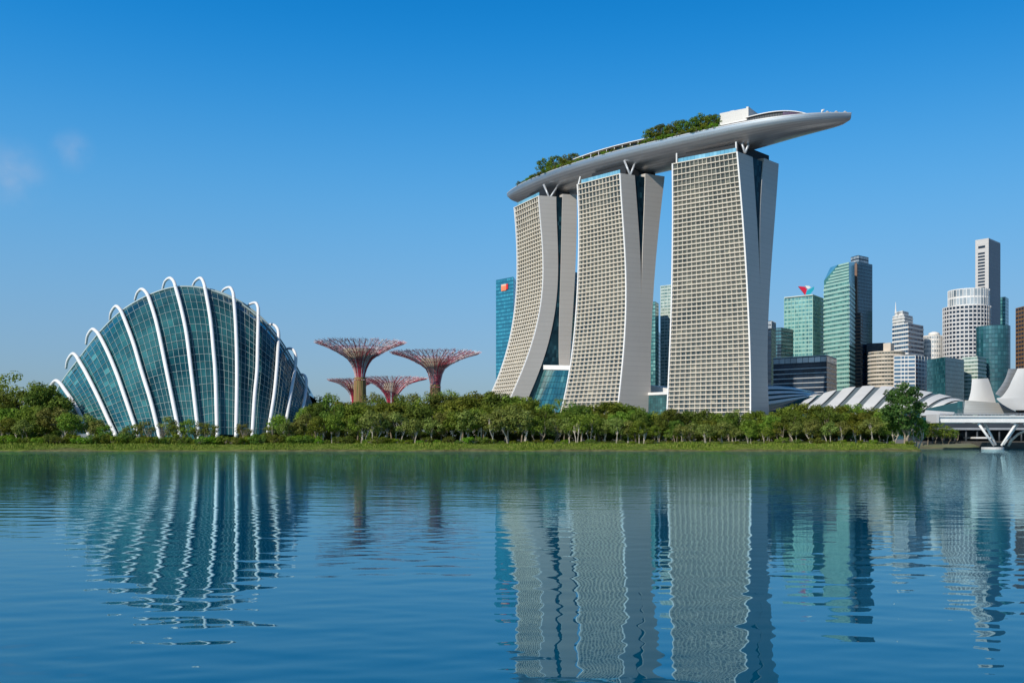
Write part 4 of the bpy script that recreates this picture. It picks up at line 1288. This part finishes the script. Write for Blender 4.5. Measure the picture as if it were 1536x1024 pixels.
# ------------------------------------------------------------------ bridge and covered quay on the right
def build_bridge():
    root = thing("footbridge", "white beam bridge on slanting V shaped legs over the water", "bridge", (160, 334, 0))
    Yb_ = 332
    zb, zt_ = zat(633.5, Yb_), zat(621, Yb_)
    x0, x1 = (1409 - HX) / F * Yb_, (1660 - HX) / F * Yb_
    b = MB()
    b.box(x0, x1, Yb_, Yb_ + 7, zb + .45, zt_ - .95); b.build("deck_beam", M['white'], root)
    b = MB(); b.box(x0 - .3, x1, Yb_ - .5, Yb_ + 7.5, zt_ - .94, zt_ - .5); b.build("deck_edge", M['white'], root)
    b = MB(); b.box(x0 + .5, x1, Yb_ - .25, Yb_ + 7.25, zb, zb + .44); b.build("lower_flange", M['white'], root)
    b = MB()
    for z in (zt_ - .15, zt_ + .2): b.tube([(x0, Yb_ - .3, z), (x1, Yb_ - .3, z)], .09, 6)
    for i in range(40):
        x = x0 + .4 + i * 1.2; b.tube([(x, Yb_ - .3, zt_ - .55), (x, Yb_ - .3, zt_ + .2)], .05, 5)
    b.build("railing", M['steel'], root)
    b = MB(); xa = (1403.5 - HX) / F * Yb_
    b.box(xa, x0 - .35, Yb_ - .7, Yb_ + 7.7, zb - .1, zt_ + .05); b.build("end_block", M['stone'], root)
    foot = lambda px, py, dy: at(px, py, Yb_ + dy)
    for (p0, p1, dy) in (((1491, 668), (1467, 634), 1), ((1502, 668), (1524, 635), 1), ((1494, 667), (1477, 634.5), 6), ((1505, 667), (1527, 635.5), 6), ((1560, 668), (1536, 634), 1), ((1570, 668), (1592, 635), 1)):
        b = MB(); b.tube([foot(*p0, dy), foot(*p1, dy)], [.36, .44], 10); b.build("leg", M['white'], root, smooth=True)
    for dy in (12, 20):
        b = MB(); pts = [foot(1510 + dy * .2, 669, dy), foot(1517, 660, dy), foot(1527, 651, dy), foot(1545, 643, dy), foot(1570, 640, dy)]
        b.tube(pts, .45, 8); b.build("arch_rib", M['beige'], root, smooth=True)
    for cx in (1489, 1565):
        b = MB(); c = at(cx, 670, Yb_ + 3.5)
        ring = [(c.x + 3.3 * math.cos(a) * (1 if abs(math.cos(a)) < .9 else 1.05), c.y + 4.2 * math.sin(a)) for a in [i * math.pi / 12 for i in range(24)]]
        b.prism(ring, -1, .8); b.build("pier_base", M['stone'], root)
build_bridge()
M['quay'] = plain("quay_stone", (.075, .07, .06), .8, .3, .4)
def build_quay():
    root = thing("covered_quay", "dark covered promenade under and behind the white bridge", "promenade", (160, 366, 2))
    Yq = 366
    X = lambda px: (px - HX) / F * Yq
    b = MB(); b.box(X(1386), X(1640), Yq + 14, Yq + 15, 0, zat(634, Yq)); b.build("rear_wall", M['dark'], root)
    b = MB(); b.box(X(1384), X(1640), Yq - 3, Yq + 16, zat(644.5, Yq), zat(641.5, Yq)); b.build("roof_slab", M['steel'], root)
    b = MB(); b.box(X(1386), X(1640), Yq - 8, Yq + 16, -1, 2.7); b.box(X(1440), X(1640), Yq - 21, Yq - 8.01, -1, 2.3); b.build("quay_floor", M['quay'], root)
    for k in range(12):
        b = MB(); x = X(1396 + k * 16.5); b.tube([(x, Yq - 2, .9), (x, Yq - 2, zat(644, Yq))], .35, 8); b.build("column", M['dark'], root, smooth=True)
    b = MB(); b.box(X(1456), X(1480), Yq - 4, Yq + 6, zat(657.5, Yq), zat(655, Yq)); b.build("balcony_slab", M['white'], root)
    b = MB(); b.box(X(1420), X(1473), Yq + 10, Yq + 13.5, 1.0, zat(648, Yq)); b.build("shop_front", M['ink'], root)
build_quay()
# ------------------------------------------------------------------ trees and shrubs
def leaf_quad(b, p, nrm, size, rg, rnd):
    n = Vector(nrm).normalized()
    r = Vector((rg.gauss(0, 1), rg.gauss(0, 1), rg.gauss(0, 1)))
    u = n.cross(r)
    if u.length < 1e-3: u = Vector((1, 0, 0))
    u.normalize(); v = n.cross(u)
    s = size * rg.uniform(.65, 1.25); w = s * rg.uniform(.5, .8)
    b.add((p - u * s * .5, p + v * w * .5 + n * .06 * s, p + u * s * .5, p - v * w * .5 + n * .06 * s), ((0, 1, 2, 3),), rnd)

def make_crown(rg, H, Rx, base, clumps, per, leaf, csize, gap=0.0, flat=1.0):
    """leaves gathered in clumps through an uneven crown; returns mesh builder and clump centres"""
    b = MB(); cen = []
    hz = (H - base) / 2; cz = base + hz
    lobes = [(rg.uniform(0, 6.28), rg.uniform(.75, 1.2)) for _ in range(5)]
    tries = 0
    while len(cen) < clumps and tries < clumps * 30:
        tries += 1
        d = Vector((rg.gauss(0, 1), rg.gauss(0, 1), rg.gauss(0, 1) * flat)).normalized()
        a = math.atan2(d.y, d.x)
        k = 1 + .22 * sum(w * math.cos(a - o) ** 3 for o, w in lobes) / 2
        rr = rg.uniform(.45, 1.0) ** .6
        p = Vector((d.x * Rx * k * rr, d.y * Rx * k * rr, cz + d.z * hz * rr * (1 if d.z > 0 else .85)))
        if any((p - q).length < csize * .55 for q, _ in cen): continue
        cen.append((p, csize * rg.uniform(.7, 1.25)))
    for p, cs in cen:
        base_r = rg.uniform(.15, .75)
        for _ in range(int(per * (cs / csize) ** 2)):
            d = Vector((rg.gauss(0, 1), rg.gauss(0, 1), rg.gauss(0, .85))).normalized()
            rr = cs * rg.uniform(.68, 1.05)
            q = p + Vector((d.x * rr, d.y * rr, d.z * rr * .75))
            if q.z < base * .75: continue
            leaf_quad(b, q, d + Vector((0, 0, .45)) + Vector((rg.gauss(0, .24), rg.gauss(0, .24), rg.gauss(0, .24))), leaf, rg, min(1, max(0, base_r + rg.gauss(0, .2))))
    return b, [c for c, _ in cen]

def make_trunk(rg, H, base, tr, cen, limbs, fork=.45, lean=.5, stems=1):
    b = MB()
    for s in range(stems):
        a = rg.uniform(0, 6.28); off = Vector((math.cos(a), math.sin(a), 0)) * (.0 if stems == 1 else rg.uniform(.3, .9))
        ln = Vector((rg.uniform(-lean, lean), rg.uniform(-lean, lean), 0)) + off * 1.4
        p0 = off + Vector((0, 0, -.4)); p1 = off + ln * .4 + Vector((0, 0, base * .55)); p2 = off + ln + Vector((0, 0, base * 1.05))
        top = off + ln * 1.2 + Vector((0, 0, base + (H - base) * .45))
        b.tube([p0, p1, p2, top], [tr * 1.25, tr, tr * .8, tr * .35], 7)
        for c in rg.sample(cen, min(limbs, len(cen))):
            st = p1.lerp(p2, rg.uniform(.4, 1.0)); mid = st.lerp(c, .5) + Vector((0, 0, .12 * (c - st).length))
            b.tube([st, mid, c], [tr * .5, tr * .32, tr * .1], 5)
    return b

PROTO = {}
def proto(kind, i):
    key = (kind, i)
    if key in PROTO: return PROTO[key]
    rg = random.Random(len(kind) * 101 + ord(kind[0]) * 7 + i * 17)
    if kind == 'broad':    # 12 m: dense rounded crown
        H, Rx, base, leaf = 12.0, 4.9, 2.4 + i * .3, .60
        cb, cen = make_crown(rg, H, Rx, base, 60, 90, leaf, 1.5)
        tb = make_trunk(rg, H, base, .24, cen, 7, stems=1 + i % 2)
        mats = (M['leaf'], M['leafd'], M['leaf'], M['leafd'])[i % 4]
    elif kind == 'airy':   # 13 m: loose crown with sky showing through
        H, Rx, base, leaf = 13.0, 4.6, 5.0, .52
        cb, cen = make_crown(rg, H, Rx, base, 30, 50, leaf, 1.25, flat=.8)
        tb = make_trunk(rg, H, base, .2, cen, 14)
        mats = M['leafo'] if i % 2 else M['leaf']
    elif kind == 'shore':  # 8 m: olive crown on pale thin stems
        H, Rx, base, leaf = 8.0, 3.3, 3.0, .50
        cb, cen = make_crown(rg, H, Rx, base, 38, 62, leaf, 1.15)
        tb = make_trunk(rg, H, base, .14, cen, 7, stems=2 + i % 2, lean=.8)
        mats = (M['leafo'], M['leaf'], M['leafo'])[i % 3]
    elif kind == 'thin':   # 6 m: sparse young tree
        H, Rx, base, leaf = 6.0, 2.2, 1.6, .36
        cb, cen = make_crown(rg, H, Rx, base, 26, 42, leaf, .8)
        tb = make_trunk(rg, H, base, .08, cen, 9, stems=2)
        mats = M['leafo'] if i % 2 == 0 else M['leaf']
    elif kind == 'bush':   # 2.2 m mound
        H, Rx, base, leaf = 2.2, 2.3, .1, .36
        cb, cen = make_crown(rg, H, Rx, base, 24, 52, leaf, .75)
        tb = make_trunk(rg, H, .5, .05, cen, 8, stems=3)
        mats = (M['leafb'], M['leaf'], M['leafb'], M['leafd'])[i % 4]
    elif kind == 'tall':   # lone tree
        H, Rx, base, leaf = 18.0, 5.3, 3.2, .66
        cb, cen = make_crown(rg, H, Rx, base, 78, 92, leaf, 1.5)
        tb = make_trunk(rg, H, base, .32, cen, 12, stems=2)
        mats = M['leafl']
    elif kind == 'roof':   # 7 m rooftop tree
        H, Rx, base, leaf = 9.0, 3.6, 3.0, .62
        cb, cen = make_crown(rg, H, Rx, base, 24, 46, leaf, 1.2)
        tb = make_trunk(rg, H, base, .16, cen, 12)
        mats = M['leaf'] if i == 1 else M['leafd']
    nm = {'broad': 'broad_tree', 'airy': 'loose_tree', 'shore': 'shore_tree', 'thin': 'young_tree', 'bush': 'shrub', 'tall': 'lone_tree', 'roof': 'rooftop_tree'}[kind]
    root = thing(nm, "x", "tree", (0, 0, 0))
    crown = cb.build("foliage" if kind == 'bush' else "crown", mats, root)
    trunk = tb.build("stems" if kind == 'bush' else "trunk", M['bark'] if kind not in ('shore', 'airy') else M['palebark'], root)
    PROTO[key] = [root, crown, trunk, H, False]
    return PROTO[key]
M['leafl'] = foliage("leaf_lone", (.022, .046, .010), (.055, .090, .018), (.11, .15, .035), .35)
M['palebark'] = plain("pale_bark", (.42, .37, .30), .8, .3, 1.0, spec=.1)

RT = random.Random(21)
def plant(kind, i, x, y, z, h, wide=1.0, cat="tree", group=None):
    P = proto(kind, i)
    if not P[4]:
        o = P[0]; P[4] = True
    else:
        o = P[0].copy(); COL.objects.link(o)
        for ch in (P[1], P[2]):
            c = ch.copy(); COL.objects.link(c); c.parent = o
    s = h / P[3]
    o.location = (x, y, z - .05)
    o.rotation_euler = (0, 0, RT.uniform(0, 6.28))
    w = s * wide * RT.uniform(.92, 1.1)
    o.scale = (w, w, s)
    o['category'] = cat
    if group: o['group'] = group
    return o

TOPS = [(-40, 575), (0, 566), (14, 561), (30, 561), (45, 563), (52, 572), (62, 576), (80, 578), (95, 590), (466, 606), (482, 600), (505, 598), (530, 602), (560, 600), (600, 601), (632, 598), (655, 600), (680, 593), (705, 588), (725, 592), (745, 591), (765, 590), (785, 597), (810, 603), (845, 605), (875, 601), (900, 603), (930, 606), (960, 607), (985, 616), (1030, 617), (1070, 612), (1110, 618), (1150, 616), (1190, 610), (1240, 606), (1280, 609), (1325, 610), (1345, 616)]
_o = "first second third fourth fifth sixth seventh eighth ninth tenth eleventh twelfth thirteenth fourteenth fifteenth sixteenth seventeenth eighteenth nineteenth".split()
ORD = _o + [w for t in ("twent", "thirt", "fort") for w in [t + "ieth"] + [t + "y-" + q for q in _o[:9]]]
ZONE = [(60, "far left shore"), (170, "conservatory's lowest left ribs"), (285, "conservatory's left half"), (400, "conservatory's middle"), (466, "conservatory's right foot"), (600, "tallest tree tower"), (735, "second tree tower"), (845, "curved hotel tower"), (962, "middle hotel tower"), (1080, "straight tower's facade"), (1160, "straight tower's end"), (1245, "black office block"), (1345, "white shell roof"), (1700, "bridge")]
BOOK = []
def book(o, px, row, what):
    BOOK.append((px, row, what, o))
DESC = {'broad': "broad green tree", 'airy': "loose open tree", 'shore': "olive shore tree", 'thin': "slender young tree", 'bush': "low green shrub"}
GRP = {'broad': "trees along the far shore", 'airy': "trees along the far shore", 'shore': "trees along the far shore", 'thin': "young trees along the far shore", 'bush': "shrubs along the water's edge"}

def put(kind, i, px, Y, top_py, row, wide=1.0):
    x = (px - HX) / F * Y; z = gz(x, Y)
    h = zat(top_py, Y) - z
    o = plant(kind, i, x, Y, z, max(h, .8), wide, "shrub" if kind == 'bush' else "tree", "understorey shrubs among the trunks" if row == 'under' else GRP[kind])
    book(o, px, row, DESC[kind])

# left clump
for px, Y, top, kind, i in ((-30, 345, 585, 'broad', 0), (2, 350, 592, 'broad', 1), (24, 362, 561, 'airy', 0), (50, 352, 578, 'broad', 1), (69, 344, 579, 'broad', 3), (-12, 326, 606, 'broad', 2), (16, 322, 612, 'broad', 2), (42, 318, 607, 'broad', 0), (64, 316, 612, 'broad', 1),
                            (88, 314, 612, 'shore', 0), (8, 306, 626, 'shore', 1), (32, 305, 630, 'shore', 2), (104, 308, 619, 'shore', 1)):
    put(kind, i, px, Y, top, 'back' if Y > 335 else 'middle' if Y > 312 else 'front')
# loose trees before the conservatory
for px, Y, top, kind, i in ((131, 312, 622, 'shore', 0), (146, 309, 630, 'shore', 2), (157, 306, 636, 'thin', 1), (188, 306, 640, 'thin', 0), (200, 307, 634, 'thin', 1), (219, 306, 630, 'thin', 0), (252, 306, 623, 'thin', 0), (266, 305, 636, 'thin', 1), (283, 306, 627, 'thin', 1), (300, 307, 632, 'thin', 0),
                            (316, 306, 633, 'thin', 1), (365, 306, 634, 'thin', 0), (404, 307, 638, 'thin', 1), (415, 309, 622, 'shore', 1), (428, 307, 630, 'thin', 0), (442, 309, 634, 'shore', 0), (455, 310, 622, 'shore', 2)):
    put(kind, i, px, Y, top, 'front')
# the belt of trees: three rows
px = 468.0; n = 0
while px < 1338:
    put('broad' if RT.random() < .86 else 'airy', RT.randrange(4) if n % 7 else 0, px, RT.uniform(338, 352), interp(TOPS, px) + RT.uniform(-6, 7), 'back', 1.05); n += 1
    px += RT.uniform(21, 29)
px = 476.0
while px < 1340:
    put('broad', RT.randrange(4), px, RT.uniform(318, 328), interp(TOPS, px) + RT.uniform(3, 17), 'middle', 1.0); n += 1
    px += RT.uniform(24, 33)
px = 480.0
while px < 1336:
    k = RT.random()
    sp = 'shore' if k < .78 else 'thin'
    put(sp, RT.randrange(3) if sp == 'shore' else RT.randrange(2), px, RT.uniform(300, 309), interp(TOPS, px) + (RT.uniform(16, 27) if px > 735 else RT.uniform(14, 30)), 'front', 1.0)
    px += RT.uniform(15, 25)
# dark understorey between the trunks
px = 470.0
while px < 1342:
    Y = RT.uniform(331, 336); x = (px - HX) / F * Y; hh = RT.uniform(3.0, 4.6)
    put('bush', 3 if RT.random() < .7 else 1, px, Y, HY - (gz(x, Y) + hh - HC) * F / Y, 'under', .8)
    px += RT.uniform(14, 18)
for px in (-25, -8, 9, 27, 44, 61, 78, 95):
    put('bush', 3, px, 333, 640, 'under', .9)
# taller loose crowns standing above the belt near the steel trees
for px, top in ((492, 591), (560, 590), (575, 596), (632, 589), (668, 586), (690, 590), (610, 592)):
    put('airy', 0 if px % 2 else 1, px, 372, top, 'rear')
# lone tall tree and its small neighbours
x = (1357 - HX) / F * 298
o = plant('tall', 0, x, 298, gz(x, 298), zat(573, 298) - gz(x, 298), 1.0, "tree"); o['label'] = "tall lone dark green tree at the bank's end, before the white shell roof"
for px, Y, top in ((1372, 306, 622), (1340, 304, 634), (1388, 354, 626), (1402, 357, 630), (1418, 356, 637), (1430, 358, 641)):
    put('thin' if px > 1380 else 'shore', 1, px, Y, top, 'front')
# shrubs at the water's edge
px = -30.0
while px < 1380:
    dense = 1 if px < 500 else .55 if px < 760 else .3
    hh = RT.uniform(1.5, 3.1) if px < 480 else RT.uniform(1.0, 2.3) if px < 740 or 1165 < px < 1240 else RT.uniform(.7, 1.4)
    Y = RT.uniform(296.5, 301)
    x = (px - HX) / F * Y
    put('bush', RT.randrange(4), px, Y, HY - (gz(x, Y) + hh - HC) * F / Y, 'shore', RT.uniform(.8, 1.15))
    px += RT.uniform(8, 12) if px < 480 else RT.uniform(11, 17) if px < 740 else RT.uniform(14, 30)
# labels: zone, row and order within the row
cnt = {}
for px, row, what, o in sorted(BOOK, key=lambda q: q[0]):
    zone = next(z for lim, z in ZONE if px < lim)
    key = (zone, row, what); cnt[key] = cnt.get(key, 0) + 1
    rowt = {'back': "back row", 'middle': "middle row", 'front': "front row", 'rear': "rear line", 'shore': "water's edge", 'under': "shade"}[row]
    where = {"far left shore": "on the far left shore"}.get(zone, "before the " + zone)
    if what == "low green shrub": o['label'] = f"{what} {'in' if row == 'under' else 'at'} the {rowt} {where}, {ORD[cnt[key] - 1]} from left"
    else: o['label'] = f"{what}, {rowt} {where}, {ORD[cnt[key] - 1]} such from left"

# trees and planting on the rooftop park
def roof_plant(kind, i, px, inward, top_py, label, cat, grp, wide=1.0):
    s = rim_s(px); p = rim_pt(s, inward, ZR - .12)
    h = zat(top_py, p.y) - p.z
    o = plant(kind, i, p.x, p.y, p.z, h, wide, cat, grp); o['label'] = label
k = 0
for px, top, inw in ((806, 239, 6), (814, 240, 7), (823, 234.5, 6), (833, 236, 8), (841, 231, 6), (849, 230.5, 7)):
    roof_plant('roof', k % 3, px, inw, top, f"dark rooftop tree in the small grove at the deck's blunt end, {ORD[k]} from the tip", "tree", "rooftop trees on the silver deck"); k += 1
k = 0
for px, top, inw in ((965, 194, 6), (973, 190, 8), (982, 187, 6), (991, 189, 9), (1000, 184, 6), (1010, 180.5, 8), (1017, 183, 6), (1026, 182, 9), (1034, 178, 6), (1043, 171.5, 8), (1051, 174.5, 6), (1058, 173, 9), (1066, 172.5, 6), (1070, 176, 9)):
    roof_plant('roof', k % 3, px, inw, top, f"dark rooftop tree in the long grove, {ORD[k]} from the thin canopy roof", "tree", "rooftop trees on the silver deck"); k += 1
k = 0
for a, b_, st, hh in ((776, 858, 6.2, 3.2), (866, 950, 13, 2.4), (960, 1071, 6.0, 3.0)):
    px = a
    kk = 0
    while px < b_:
        s = rim_s(px); p = rim_pt(s, RT.uniform(1.6, 2.6), ZR - .12)
        o = plant('bush', RT.randrange(2), p.x, p.y, p.z, hh * RT.uniform(.8, 1.3), 1.0, "shrub", "shrubs along the rooftop deck's rim")
        o['label'] = f"bright shrub on the deck rim {'near the blunt end' if a == 776 else 'under the thin canopy roof' if a == 866 else 'below the long grove'}, {ORD[kk]} from left"
        px += st * RT.uniform(.85, 1.2); kk += 1
